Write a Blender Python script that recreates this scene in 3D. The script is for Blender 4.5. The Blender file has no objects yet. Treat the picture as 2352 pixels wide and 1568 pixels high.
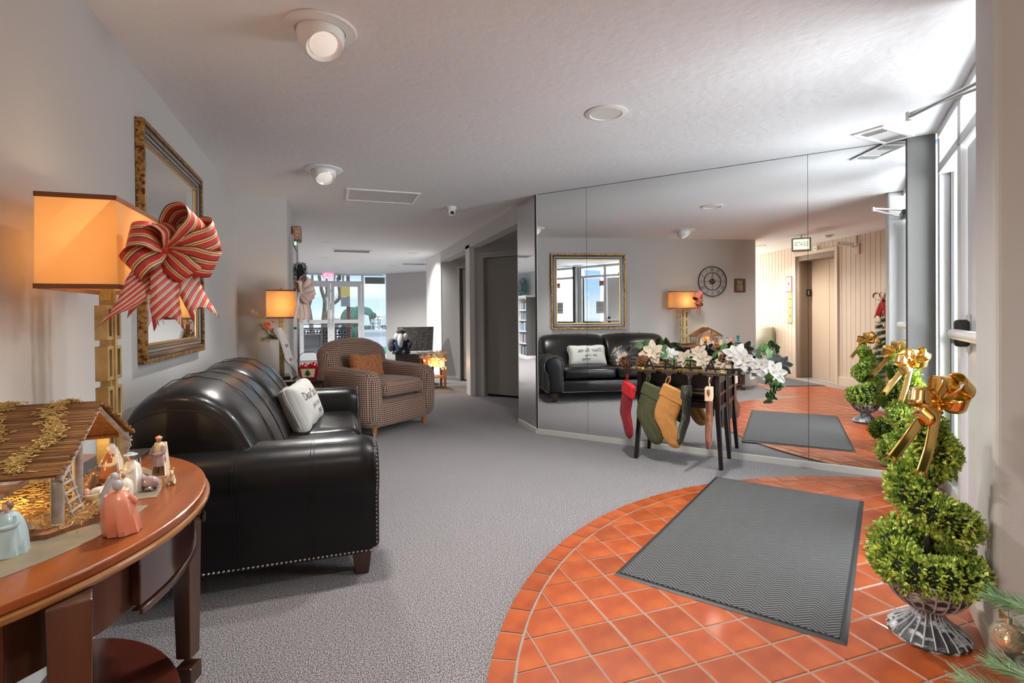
import bpy, bmesh, math, random
from mathutils import Vector, Matrix
R = math.radians
random.seed(7)
COL = bpy.context.scene.collection
SC = bpy.context.scene

# ------------------------------------------------------------------ camera
cam_d = bpy.data.cameras.new('camera'); cam = bpy.data.objects.new('camera', cam_d); COL.objects.link(cam)
PITCH, ROLL, YAW = -.0083, -.0088, R(19.05)
_c, _s = math.cos(PITCH), math.sin(PITCH)
_f = Vector((0, _c, _s)); _u = Vector((0, -_s, _c)); _r = Vector((1, 0, 0))
_rr = _r * math.cos(ROLL) + _u * math.sin(ROLL); _uu = _u * math.cos(ROLL) - _r * math.sin(ROLL)
_Z = Matrix.Rotation(-YAW, 3, 'Z')
_rr, _uu, _f = _Z @ _rr, _Z @ _uu, _Z @ _f
m = Matrix((_rr, _uu, -_f)).transposed().to_4x4(); m.translation = (0, 0, 1.207)
cam.matrix_world = m
cam_d.sensor_width = 36; cam_d.lens = 1195 / 2352 * 36; cam_d.shift_y = -49 / 2352
cam_d.clip_start = .02; cam_d.clip_end = 300
SC.camera = cam
# ------------------------------------------------------------------ colour management
SC.view_settings.view_transform = 'Standard'; SC.view_settings.look = 'None'
SC.view_settings.exposure = 1.3; SC.view_settings.gamma = 1; SC.view_settings.use_curve_mapping = False
SC.cycles.max_bounces = 10; SC.cycles.diffuse_bounces = 5; SC.cycles.glossy_bounces = 6
SC.cycles.transparent_max_bounces = 16; SC.cycles.transmission_bounces = 6
SC.cycles.sample_clamp_indirect = 4; SC.cycles.caustics_reflective = False; SC.cycles.caustics_refractive = False
# ------------------------------------------------------------------ sky
W = bpy.data.worlds.new('sky'); SC.world = W; W.use_nodes = True
nt = W.node_tree; nt.nodes.clear()
wo = nt.nodes.new('ShaderNodeOutputWorld'); bg = nt.nodes.new('ShaderNodeBackground')
tc = nt.nodes.new('ShaderNodeTexCoord'); sep = nt.nodes.new('ShaderNodeSeparateXYZ')
nt.links.new(tc.outputs['Generated'], sep.inputs[0])
rp = nt.nodes.new('ShaderNodeValToRGB'); nt.links.new(sep.outputs['Z'], rp.inputs[0])
rp.color_ramp.elements[0].position = 0.0; rp.color_ramp.elements[0].color = (.62, .80, .95, 1)
rp.color_ramp.elements[1].position = .5; rp.color_ramp.elements[1].color = (.10, .28, .70, 1)
e = rp.color_ramp.elements.new(.12); e.color = (.27, .55, .93, 1)
nz = nt.nodes.new('ShaderNodeTexNoise'); nz.inputs['Scale'].default_value = 3.0; nz.inputs['Detail'].default_value = 5
mp = nt.nodes.new('ShaderNodeMapping'); mp.inputs['Scale'].default_value = (1, 1, 9)
nt.links.new(tc.outputs['Generated'], mp.inputs[0]); nt.links.new(mp.outputs[0], nz.inputs[0])
cr = nt.nodes.new('ShaderNodeValToRGB'); cr.color_ramp.elements[0].position = .45; cr.color_ramp.elements[1].position = .68
nt.links.new(nz.outputs[0], cr.inputs[0])
mx = nt.nodes.new('ShaderNodeMixRGB'); mx.inputs[2].default_value = (.85, .92, 1, 1)
nt.links.new(cr.outputs[0], mx.inputs[0]); nt.links.new(rp.outputs[0], mx.inputs[1]); nt.links.new(mx.outputs[0], bg.inputs[0])
bg.inputs[1].default_value = .58; nt.links.new(bg.outputs[0], wo.inputs[0])
# ------------------------------------------------------------------ sun, daylight and fill
def light(name, kind, loc, energy, color=(1, 1, 1), target=None, **kw):
    d = bpy.data.lights.new(name, kind); d.energy = energy; d.color = color
    for k, v in kw.items(): setattr(d, k, v)
    o = bpy.data.objects.new(name, d); COL.objects.link(o); o.location = loc
    if target is not None: o.rotation_euler = (Vector(target) - Vector(loc)).to_track_quat('-Z', 'Y').to_euler()
    return o
light('sun', 'SUN', (3, -3.5, 30), 1.7, (1, .96, .90), target=(-3.5, 4.5, 0), angle=R(1))
# daylight at the entrance glazing (outside the panes), then an added fill lamp
light('entrance_daylight', 'AREA', (3.95, .85, 1.45), 170, (.93, .97, 1), target=(1.2, 4.3, 1.55), shape='RECTANGLE', size=2.4, size_y=2.4)
light('hall_fill', 'AREA', (-4.8, 0, 1.4), 60, (1, .93, .82), target=(0, 0, 1.3), shape='RECTANGLE', size=1.3, size_y=2.0)  # added fill from the unseen west side, brightens ceiling and lobby

# ------------------------------------------------------------------ helpers
class MB:
    def __init__(s): s.v = []; s.f = []
    def add(s, vs, fs, M=None):
        b = len(s.v)
        if M is not None: vs = [M @ Vector(p) for p in vs]
        s.v += [tuple(p) for p in vs]; s.f += [tuple(b + i for i in f) for f in fs]; return s
    def box(s, x0, x1, y0, y1, z0, z1, M=None):
        vs = [(x, y, z) for x in (x0, x1) for y in (y0, y1) for z in (z0, z1)]
        return s.add(vs, [(0, 1, 3, 2), (4, 6, 7, 5), (0, 4, 5, 1), (2, 3, 7, 6), (0, 2, 6, 4), (1, 5, 7, 3)], M)
    def prism(s, poly, z0, z1, M=None):
        n = len(poly); vs = [(x, y, z0) for x, y in poly] + [(x, y, z1) for x, y in poly]
        fs = [tuple(range(n - 1, -1, -1)), tuple(range(n, 2 * n))] + [(i, (i + 1) % n, n + (i + 1) % n, n + i) for i in range(n)]
        return s.add(vs, fs, M)
    def loft(s, rings, caps=True, closed=True, M=None):
        n = len(rings[0]); vs = [p for r_ in rings for p in r_]; fs = []
        for k in range(len(rings) - 1):
            for i in range(n if closed else n - 1):
                j = (i + 1) % n; fs.append((k * n + i, k * n + j, (k + 1) * n + j, (k + 1) * n + i))
        if caps: fs += [tuple(range(n - 1, -1, -1)), tuple(range((len(rings) - 1) * n, len(rings) * n))]
        return s.add(vs, fs, M)
    def tube(s, pts, r, n=8, M=None, caps=True):
        pts = [Vector(p) for p in pts]; k = len(pts); rs = r if isinstance(r, (list, tuple)) else [r] * k
        rings = []; up = Vector((0, 0, 1)); t0 = (pts[1] - pts[0]).normalized()
        if abs(t0.z) > .95: up = Vector((1, 0, 0))
        a = t0.cross(up).normalized()
        for i in range(k):
            t = (pts[min(i + 1, k - 1)] - pts[max(i - 1, 0)]).normalized()
            a = (a - t * a.dot(t)).normalized(); b = t.cross(a)
            rings.append([pts[i] + (a * math.cos(q) + b * math.sin(q)) * rs[i] for q in [2 * math.pi * j / n for j in range(n)]])
        return s.loft(rings, caps, True, M)
    def lathe(s, prof, n=24, c=(0, 0, 0), M=None, sc=(1, 1)):
        rings = [[(c[0] + r_ * sc[0] * math.cos(2 * math.pi * j / n), c[1] + r_ * sc[1] * math.sin(2 * math.pi * j / n), c[2] + z) for j in range(n)] for r_, z in prof]
        return s.loft(rings, True, True, M)
    def ell(s, c, r, n=14, m_=8, M=None):
        prof = [(max(1e-4, math.sin(math.pi * k / m_)), -math.cos(math.pi * k / m_)) for k in range(m_ + 1)]
        rx, ry, rz = (r, r, r) if not isinstance(r, (tuple, list)) else r
        rings = [[(c[0] + rx * a * math.cos(2 * math.pi * j / n), c[1] + ry * a * math.sin(2 * math.pi * j / n), c[2] + rz * b) for j in range(n)] for a, b in prof]
        return s.loft(rings, True, True, M)
    def rbox(s, c, half, r, n=6, puff=(0, 0, 0, 0, 0, 0), M=None, fn=None):
        """rounded box; puff = bulge of -x,+x,-y,+y,-z,+z faces"""
        def samp(h):
            r_ = min(r, h * .98)
            a = [-h, -h + r_ * .12, -h + r_ * .4, -h + r_]; q = h - r_
            mid = [-q + 2 * q * i / n for i in range(1, n)]
            return a + mid + [-x for x in reversed(a)]
        idx = {}; vs = []; fs = []
        S = [samp(h) for h in half]; inn = [max(h - r, h * .02) for h in half]
        def vid(p):
            k = tuple(round(x, 6) for x in p)
            if k in idx: return idx[k]
            q = [max(-i_, min(i_, x)) for x, i_ in zip(p, inn)]
            d = Vector([a - b for a, b in zip(p, q)]); L = d.length
            rr = [min(r, h) for h in half]
            o = Vector(q) + (d / L * min(rr) if L > 1e-9 else d)
            u = [p[i] / half[i] for i in range(3)]
            for ax in range(3):
                o_ = [i for i in range(3) if i != ax]; w = max(0, (1 - u[o_[0]] ** 2)) * max(0, (1 - u[o_[1]] ** 2))
                w = w ** .7
                if u[ax] > 0: o[ax] += puff[ax * 2 + 1] * w * abs(u[ax])
                else: o[ax] -= puff[ax * 2] * w * abs(u[ax])
            o = Vector(c) + o
            if fn: o = Vector(fn(o))
            idx[k] = len(vs); vs.append(o); return idx[k]
        for ax in range(3):
            a, b = [(1, 2), (2, 0), (0, 1)][ax]
            for sg in (-1, 1):
                for i in range(len(S[a]) - 1):
                    for j in range(len(S[b]) - 1):
                        q = []
                        for (ii, jj) in ((i, j), (i + 1, j), (i + 1, j + 1), (i, j + 1)):
                            p = [0, 0, 0]; p[ax] = sg * half[ax]; p[a] = S[a][ii]; p[b] = S[b][jj]; q.append(vid(p))
                        fs.append(tuple(q if sg > 0 else q[::-1]))
        return s.add(vs, fs, M)
    def build(s, name, mat=None, parent=None, smooth=False, bevel=0, ang=40, recalc=True, seg=2, sub=0):
        me = bpy.data.meshes.new(name); me.from_pydata(s.v, [], s.f)
        if recalc and len(s.f) < 60000:
            bm = bmesh.new(); bm.from_mesh(me); bmesh.ops.recalc_face_normals(bm, faces=bm.faces); bm.to_mesh(me); bm.free()
        if mat: me.materials.append(mat)
        if smooth:
            me.polygons.foreach_set('use_smooth', [True] * len(me.polygons))
            if ang < 180: me.set_sharp_from_angle(angle=R(ang))
        me.update()
        o = bpy.data.objects.new(name, me); COL.objects.link(o)
        if parent: o.parent = parent
        if bevel:
            b = o.modifiers.new('b', 'BEVEL'); b.width = bevel; b.segments = seg; b.limit_method = 'ANGLE'; b.angle_limit = R(30)
        if sub:
            b = o.modifiers.new('s', 'SUBSURF'); b.levels = sub; b.render_levels = sub
        return o
def tag(o, label=None, cat=None, group=None, kind=None):
    for k, v in (('label', label), ('category', cat), ('group', group), ('kind', kind)):
        if v: o[k] = v
    return o
def thing(name, label=None, cat=None, loc=(0, 0, 0), rz=0, group=None, kind=None, scale=None):
    o = bpy.data.objects.new(name, None); COL.objects.link(o); o.empty_display_size = .1
    o.location = loc; o.rotation_euler = (0, 0, rz)
    if scale: o.scale = (scale,) * 3
    return tag(o, label, cat, group, kind)
def dup(root, loc=None, rz=None, label=None, group=None):
    c = root.copy(); COL.objects.link(c)
    if loc is not None: c.location = loc
    if rz is not None: c.rotation_euler = (0, 0, rz)
    if label: c['label'] = label
    if group: c['group'] = group
    def rec(a, b):
        for ch in list(a.children):
            d = ch.copy(); COL.objects.link(d); d.parent = b; rec(ch, d)
    rec(root, c); return c
def T(x, y, z): return Matrix.Translation((x, y, z))
def Rx(a): return Matrix.Rotation(a, 4, 'X')
def Ry(a): return Matrix.Rotation(a, 4, 'Y')
def Rz(a): return Matrix.Rotation(a, 4, 'Z')
def Sc(x, y, z): return Matrix.Diagonal((x, y, z, 1))
def bez(pts, n=8):
    """Catmull-Rom through pts"""
    P = [Vector(p) for p in pts]; P = [P[0]] + P + [P[-1]]; out = []
    for i in range(1, len(P) - 2):
        for k in range(n):
            t = k / n
            out.append(.5 * ((2 * P[i]) + (P[i + 1] - P[i - 1]) * t + (2 * P[i - 1] - 5 * P[i] + 4 * P[i + 1] - P[i + 2]) * t * t + (3 * P[i] - P[i - 1] - 3 * P[i + 1] + P[i + 2]) * t ** 3))
    return out + [P[-2]]
_chars = {}
def box_uv(o):
    me = o.data; ul = me.uv_layers.new(name='UVMap')
    for p in me.polygons:
        n = p.normal; ax = max(range(3), key=lambda i: abs(n[i]))
        for li in p.loop_indices:
            c = me.vertices[me.loops[li].vertex_index].co
            ul.data[li].uv = (c.y, c.z) if ax == 0 else ((c.x, c.z) if ax == 1 else (c.x, c.y))
    return o
def text(s, size, mat, name, parent, M, depth=.002, spacing=1.0):
    cu = bpy.data.curves.new('t', 'FONT'); cu.body = s; cu.size = size; cu.extrude = depth / 2; cu.align_x = 'CENTER'; cu.align_y = 'CENTER'; cu.space_character = spacing
    cu.resolution_u = 2
    o = bpy.data.objects.new('t', cu); COL.objects.link(o)
    dg = bpy.context.evaluated_depsgraph_get(); me = bpy.data.meshes.new_from_object(o.evaluated_get(dg))
    bpy.data.objects.remove(o); me.name = name; me.transform(M); me.materials.clear(); me.materials.append(mat)
    o = bpy.data.objects.new(name, me); COL.objects.link(o)
    if parent: o.parent = parent
    return o

# ------------------------------------------------------------------ materials
def _n(nt, t, **kw):
    n = nt.nodes.new(t)
    for k, v in kw.items(): setattr(n, k, v)
    return n
def mat(name, col, rough=.5, metal=0, spec=.5, col2=None, nscale=5, ncon=(.35, .65), stretch=(1, 1, 1), detail=4, bump=0, bscale=60, bdetail=2, coat=0, sheen=0, bstretch=None, dist=.002, noise='n', emit=None, estr=0, trans=0, sss=0, rnd=0):
    m = bpy.data.materials.new(name); m.use_nodes = True; nt = m.node_tree; b = nt.nodes['Principled BSDF']
    b.inputs['Base Color'].default_value = (*col, 1); b.inputs['Roughness'].default_value = rough; b.inputs['Metallic'].default_value = metal
    b.inputs['Specular IOR Level'].default_value = spec; b.inputs['Coat Weight'].default_value = coat; b.inputs['Coat Roughness'].default_value = .1
    b.inputs['Sheen Weight'].default_value = sheen; b.inputs['Transmission Weight'].default_value = trans
    if sss: b.inputs['Subsurface Weight'].default_value = sss; b.inputs['Subsurface Scale'].default_value = .01
    if emit: b.inputs['Emission Color'].default_value = (*emit, 1); b.inputs['Emission Strength'].default_value = estr
    tc = _n(nt, 'ShaderNodeTexCoord'); L = nt.links.new; src = None
    if col2:
        mp = _n(nt, 'ShaderNodeMapping'); mp.inputs['Scale'].default_value = stretch; L(tc.outputs['Object'], mp.inputs[0])
        if noise == 'v': nz = _n(nt, 'ShaderNodeTexVoronoi'); nz.inputs['Scale'].default_value = nscale; out = nz.outputs['Distance']
        else: nz = _n(nt, 'ShaderNodeTexNoise'); nz.inputs['Scale'].default_value = nscale; nz.inputs['Detail'].default_value = detail; out = nz.outputs[0]
        L(mp.outputs[0], nz.inputs[0]); cr = _n(nt, 'ShaderNodeValToRGB'); L(out, cr.inputs[0])
        cr.color_ramp.elements[0].position = ncon[0]; cr.color_ramp.elements[1].position = ncon[1]
        cr.color_ramp.elements[0].color = (*col, 1); cr.color_ramp.elements[1].color = (*col2, 1)
        src = cr.outputs[0]
    if rnd:
        oi = _n(nt, 'ShaderNodeObjectInfo'); hs = _n(nt, 'ShaderNodeHueSaturation')
        mr = _n(nt, 'ShaderNodeMapRange'); mr.inputs[3].default_value = 1 - rnd; mr.inputs[4].default_value = 1 + rnd
        L(oi.outputs['Random'], mr.inputs[0]); L(mr.outputs[0], hs.inputs['Value'])
        if src: L(src, hs.inputs['Color'])
        else: hs.inputs['Color'].default_value = (*col, 1)
        src = hs.outputs[0]
    if src: L(src, b.inputs['Base Color'])
    if bump:
        mp = _n(nt, 'ShaderNodeMapping'); mp.inputs['Scale'].default_value = bstretch or (1, 1, 1); L(tc.outputs['Object'], mp.inputs[0])
        nz = _n(nt, 'ShaderNodeTexNoise'); nz.inputs['Scale'].default_value = bscale; nz.inputs['Detail'].default_value = bdetail; L(mp.outputs[0], nz.inputs[0])
        bp = _n(nt, 'ShaderNodeBump'); bp.inputs['Strength'].default_value = bump; bp.inputs['Distance'].default_value = dist
        L(nz.outputs[0], bp.inputs['Height']); L(bp.outputs[0], b.inputs['Normal'])
    return m
def glass_mat(name, col=(1, 1, 1), refl=.08):
    m = bpy.data.materials.new(name); m.use_nodes = True; nt = m.node_tree; nt.nodes.clear(); L = nt.links.new
    o = _n(nt, 'ShaderNodeOutputMaterial'); mix = _n(nt, 'ShaderNodeMixShader'); t = _n(nt, 'ShaderNodeBsdfTransparent'); g = _n(nt, 'ShaderNodeBsdfGlossy')
    t.inputs[0].default_value = (*col, 1); g.inputs['Roughness'].default_value = .01
    lw = _n(nt, 'ShaderNodeLayerWeight'); lw.inputs[0].default_value = .15
    mt = _n(nt, 'ShaderNodeMath', operation='MULTIPLY_ADD'); mt.inputs[1].default_value = .6; mt.inputs[2].default_value = refl
    L(lw.outputs['Fresnel'], mt.inputs[0]); L(mt.outputs[0], mix.inputs[0]); L(t.outputs[0], mix.inputs[1]); L(g.outputs[0], mix.inputs[2]); L(mix.outputs[0], o.inputs[0])
    return m
# ------------------------------------------------------------------ setting materials
M_wall = mat('wall_paint', (.55, .54, .525), .85, bump=.25, bscale=90, bdetail=4, dist=.003)
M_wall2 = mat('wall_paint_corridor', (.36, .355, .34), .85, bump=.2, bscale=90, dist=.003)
M_ceil = mat('ceiling_plaster', (.83, .845, .86), .9, bump=.75, bscale=22, bdetail=5, dist=.006)
M_white = mat('white_paint', (.78, .78, .77), .45)
M_frame = mat('white_frame_metal', (.74, .75, .76), .35)
M_bright = mat('white_textured_panel', (.82, .82, .80), .7, bump=.5, bscale=10, bstretch=(3, 3, .4), dist=.01)
M_doorgrey = mat('grey_door_paint', (.27, .26, .235), .6, bump=.1, bscale=120)
M_trimgrey = mat('grey_trim_paint', (.40, .39, .36), .5)
M_base = mat('baseboard_paint', (.50, .50, .46), .5)
M_carpet = mat('carpet_pile', (.03, .027, .028), .98, col2=(.42, .39, .405), nscale=210, ncon=(.43, .57), detail=3, bump=1, bscale=180, bdetail=3, dist=.012, sheen=.2)
M_tile = mat('terracotta_tile', (.25, .036, .006), .40, col2=(.40, .085, .014), nscale=7, ncon=(.3, .7), bump=.08, bscale=20, dist=.004, rnd=.13, coat=.15)
M_grout = mat('grout', (.27, .21, .175), .9, bump=.3, bscale=200)
M_mirror = mat('mirror_silver', (.90, .92, .92), 0.0, 1)
M_black = mat('black_paint', (.012, .012, .012), .4)
M_blackgap = mat('mirror_joint', (.10, .10, .10), .6)
M_board = mat('tan_board_paint', (.66, .53, .41), .5)
M_boardgap = mat('board_groove', (.22, .15, .10), .8)
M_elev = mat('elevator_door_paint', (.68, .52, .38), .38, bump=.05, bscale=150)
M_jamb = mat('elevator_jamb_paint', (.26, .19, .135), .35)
M_glass = glass_mat('window_glass')
M_chrome = mat('chrome', (.8, .8, .8), .15, 1)
M_alu = mat('brushed_aluminium', (.62, .62, .62), .35, .8)
M_plastic_w = mat('white_plastic', (.8, .8, .78), .35)
M_dark = mat('dark_grey', (.06, .06, .065), .5)

def S(name, mb, m, parent=None, **kw):
    o = mb.build(name, m, parent, **kw)
    if parent is None: o['kind'] = 'structure'
    return o
CZ = 2.44
MPx, MPy = 1.968, 4.945
ang_m = math.atan2(-.7745, .6325)             # mirror wall direction
FM = T(MPx, MPy, 0) @ Rz(ang_m)               # local x along the mirror wall, local -y into the room... checked below
# local +y of FM is (.7745,.6325): away from the room
WPx, WPy = 3.96, 2.48
ang_w = math.atan2(-.6325, -.7745)
FW = T(WPx, WPy, 0) @ Rz(ang_w)               # local x towards camera along the entrance wall, local +y outward (.6325,-.7745)

foot = [(-5, -.95), (1.30, -.95), (2.85, .42), (2.35, 1.05), (4.02, 2.42), (4.2, 2.7), (4.2, 11.5), (2.75, 14.0), (1.3, 15.72), (-3.6, 15.72), (-3.6, 7.6), (-5, 7.6)]
floor = thing('floor', kind='structure')
MB().prism(foot, -.08, 0).build('carpet', M_carpet, floor)
S('ceiling', MB().prism(foot, CZ, CZ + .12), M_ceil)

# ---- entry tiles: disc with a soldier course, flowing into the elevator lobby
cx, cy, RO = 2.573, .713, 2.30
arc = [(cx + RO * math.cos(R(a)), cy + RO * math.sin(R(a))) for a in [48 + i * 1.0 for i in range(111)]]
RI = RO - .092
arc_in = [(cx + RI * math.cos(R(a)), cy + RI * math.sin(R(a))) for a in [48 + i * 1.0 for i in range(108)]]
scurve = [(.30, 1.34), (.10, 1.12), (-.12, .95), (-.40, .80), (-.70, .71), (-.89, .68)]
tail = [(-5, .68), (-5, -.95), (1.30, -.95), (2.85, .42), (2.35, 1.05)]
MB().prism(arc + scurve + tail, 0, .0072).build('grout_bed', M_grout, floor)
def clip(poly, fn_in, inter):
    out = []
    for i in range(len(poly)):
        a, b = poly[i - 1], poly[i]; ia, ib = fn_in(a), fn_in(b)
        if ia != ib: out.append(inter(a, b))
        if ib: out.append(b)
    return out
def clip_half(poly, px_, py_, nx, ny):      # keep (p-q).n <= 0
    f = lambda p: (p[0] - px_) * nx + (p[1] - py_) * ny
    def it(a, b):
        t = f(a) / (f(a) - f(b)); return (a[0] + (b[0] - a[0]) * t, a[1] + (b[1] - a[1]) * t)
    return clip(poly, lambda p: f(p) <= 0, it)
def clip_disc(poly, r):
    for k in range(0, 360, 6):
        a = R(k); poly = clip_half(poly, cx + r * math.cos(a), cy + r * math.sin(a), math.cos(a), math.sin(a))
        if len(poly) < 3: return poly
    return poly
def shrink(poly, g):
    c = [sum(p[0] for p in poly) / len(poly), sum(p[1] for p in poly) / len(poly)]
    return [(p[0] + (c[0] - p[0]) * g / .08, p[1] + (c[1] - p[1]) * g / .08) for p in poly]
P_ = .1615; full = None; stuff = MB(); ntile = 0
# outline of tiled ground away from disc
def in_lobby(x, y): return y < .64 and x < 2.2 or (x > -.05 and y < 1.05 and x < 1.5) or (x > -.5 and y < .78)
g = .0036; mesh_tile = None
for i in range(-36, 20):
    for j in range(-11, 18):
        x0, x1 = .847 + i * P_, .847 + (i + 1) * P_; y1 = 1.958 - (j) * P_ + 4 * P_; y0 = y1 - P_
        xc, yc = (x0 + x1) / 2, (y0 + y1) / 2
        if yc < -.93 or xc < -4.9: continue
        # entrance wall side limit
        w = (xc - WPx) * -.6325 + (yc - WPy) * .7745
        s_ = (xc - WPx) * -.7745 + (yc - WPy) * -.6325
        if s_ < 2.2 and w < -.02: continue
        if s_ >= 2.2 and w < -.85: continue
        cell = [(x0 + g, y0 + g), (x1 - g, y0 + g), (x1 - g, y1 - g), (x0 + g, y1 - g)]
        d = math.hypot(xc - cx, yc - cy)
        near = d < 1.9 and False
        lobby = in_lobby(xc, yc)
        if d + .12 < RI or (lobby and d < RI): pl = cell
        elif lobby and d > RO + .02: pl = cell
        elif lobby: pl = cell if yc < .9 else clip_disc(cell, RI - .006)
        else: pl = clip_disc(cell, RI - .006)
        if len(pl) < 3: continue
        area = abs(sum(pl[k - 1][0] * pl[k][1] - pl[k][0] * pl[k - 1][1] for k in range(len(pl)))) / 2
        if area < 1e-4: continue
        ht = .010 + random.uniform(-.0006, .0006)
        depth = xc * math.sin(YAW) + yc * math.cos(YAW)
        if d < RO and depth > .95 and xc > .2:
            if len(pl) == 4 and area > .0225:
                if mesh_tile is None:
                    a = P_ / 2 - g; mb = MB().loft([[(-a, -a, 0), (a, -a, 0), (a, a, 0), (-a, a, 0)], [(-a, -a, .008), (a, -a, .008), (a, a, .008), (-a, a, .008)], [(-a + .003, -a + .003, .010), (a - .003, -a + .003, .010), (a - .003, a - .003, .010), (-a + .003, a - .003, .010)]])
                    o = mb.build('tile', M_tile, floor); mesh_tile = o
                else:
                    o = mesh_tile.copy(); COL.objects.link(o)
                o.location = (xc, yc, random.uniform(-.0006, .0004))
            else:
                o = MB().prism([(p[0] - xc, p[1] - yc) for p in pl], 0, .010).build('tile', M_tile, floor); o.location = (xc, yc, random.uniform(-.0006, .0004))
            ntile += 1
        else:
            stuff.prism(pl, .0, ht)
tag(stuff.build('lobby_tiles', M_tile, floor, recalc=False), kind='stuff')
# soldier course
a0 = 54.35
sold = None
while a0 < 156:
    da = 3.97; aa = [a0 + .12, a0 + da * .5, a0 + da - .12]
    if sold is None:
        h = R(da / 2 - .12)
        po = [(RO * math.cos(-h), RO * math.sin(-h)), (RO, 0), (RO * math.cos(h), RO * math.sin(h)), ((RI + .006) * math.cos(h), (RI + .006) * math.sin(h)), (RI + .006, 0), ((RI + .006) * math.cos(h), -(RI + .006) * math.sin(h))]
        sold = MB().prism(po, 0, .010).build('border_tile', M_tile, floor); o = sold
    else:
        o = sold.copy(); COL.objects.link(o)
    o.location = (cx, cy, random.uniform(-.0006, .0004)); o.rotation_euler = (0, 0, R(a0 + da / 2)); a0 += da
# metal edge strip between carpet and border is the pile itself

# ---- left wall, alcove and corridor corner
S('wall_left', MB().box(-1.05, -.893, .70, 5.85, 0, CZ), M_wall)
S('wall_corridor_left', MB().box(-1.05, -.434, 5.85, 7.70, 0, CZ), M_wall)
S('wall_lobby_left', MB().box(-5, -1.05, .70, .85, 0, CZ), M_wall)
S('wall_west', MB().box(-5.15, -5, -.95, .85, 0, .5).box(-5.15, -5, -.95, -.7, .5, CZ).box(-5.15, -5, .7, .85, .5, CZ).box(-5.15, -5, -.95, .85, 2.3, CZ), M_wall)
bb = S('baseboard_left', MB().box(-.893, -.865, .70, 5.85, 0, .25), M_white, bevel=.004)
S('baseboard_alcove', MB().box(-.893, -.434, 5.835, 5.85, 0, .09), M_base)
S('wall_rear_left', MB().box(-3.6, -1.05, 7.55, 7.70, 0, CZ), M_wall)
S('wall_lounge_left', MB().box(-3.75, -3.6, 7.55, 15.6, 0, CZ), M_wall)
# ---- corridor right side
S('wall_beside_mirror', MB().box(1.975, 2.2, 4.93, 5.49, 0, CZ), M_wall)
hd = S('trim_1', MB().box(1.97, 2.12, 5.49, 9.86, 2.245, CZ), mat('header_plaster', (.62, .62, .61), .85, bump=.4, bscale=30, dist=.01))
S('ceiling_recess', MB().box(2.10, 4.2, 5.4, 9.9, 2.285, 2.34), M_wall2)
# recess walls run parallel to the mirror wall
FR = T(2.03, 7.68, 0) @ Rz(ang_m)
S('wall_recess_near', MB().box(0, .145, 0, .12, 0, 2.29, FR).box(.145, 1.05, 0, .12, 2.115, 2.29, FR).box(1.05, 2.0, 0, .12, 0, 2.29, FR), M_wall2)
S('trim_2', MB().box(1.97, 2.06, 7.66, 7.90, 0, 2.29), M_white)
S('wall_recess_side', MB().box(2.06, 3.4, 7.80, 7.90, 0, 2.29), M_wall2)
FR2 = T(1.99, 9.84, 0) @ Rz(ang_m)
S('wall_recess_far', MB().box(0, .43, 0, .12, 0, 2.30, FR2).box(.43, 1.3, 0, .12, 2.12, 2.30, FR2).box(1.3, 2.0, 0, .12, 0, 2.3, FR2), M_wall2)
S('baseboard_recess', MB().box(0, .43, -.012, 0, 0, .07, FR2), M_base)
d1 = thing('door_1', kind='structure'); d1.matrix_world = FR @ T(.145, 0, 0)
MB().box(.06, .84, .05, .09, .035, 2.075).build('door_leaf', M_doorgrey, d1, bevel=.003)
MB().box(0, .055, -.015, .10, 0, 2.115).box(.845, .905, -.015, .10, 0, 2.115).box(.055, .845, -.015, .10, 2.08, 2.115).box(-.05, 0, -.012, 0, 0, 2.16).box(0, .95, -.012, 0, 2.115, 2.16).build('door_frame', M_trimgrey, d1, bevel=.003)
MB().tube([(.78, .05, 1.0), (.78, 0, 1.0), (.70, -.01, 1.0)], .011, 8).build('door_handle', M_alu, d1, smooth=True)
d2 = thing('door_2', kind='structure'); d2.matrix_world = FR2 @ T(.43, 0, 0)
MB().box(-.05, .0, -.02, .12, 0, 2.15).box(0, .87, -.02, .12, 2.10, 2.15).build('door_frame', M_trimgrey, d2, bevel=.003)
m_ = MB()
for k in range(2): m_.box(.01 + k * .20, .20 + k * .20, .06, .09, .02, 2.09)
m_.build('folding_leaf', mat('folding_door_paint', (.55, .53, .49), .6), d2, bevel=.006)
MB().ell((.17, .05, 1.0), .014).build('door_knob', M_black, d2, smooth=True)
S('wall_corridor_right', MB().box(1.97, 2.12, 9.86, 11.46, 0, CZ), M_bright)
S('baseboard_corridor', MB().box(1.955, 1.97, 9.86, 11.46, 0, .08), M_white)
MB_ = MB().box(1.962, 1.97, 9.93, 10.02, 1.2, 1.32); S('trim_3', MB_, M_plastic_w, bevel=.003)
FF = T(1.5, 15.24, 0) @ Rz(math.atan2(14.03 - 15.24, 2.6 - 1.5))
S('wall_far_angled', MB().box(-.05, 1.75, 0, .12, 0, CZ, FF), M_wall)
S('wall_lounge_right', MB().box(2.6, 4.3, 14.0, 14.1, 0, CZ), M_wall)
S('wall_stair', MB().box(2.12, 4.3, 11.36, 11.46, 0, CZ), M_wall)
S('wall_back_right', MB().box(4.2, 4.3, 2.6, 14.1, 0, CZ), M_wall)
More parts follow.
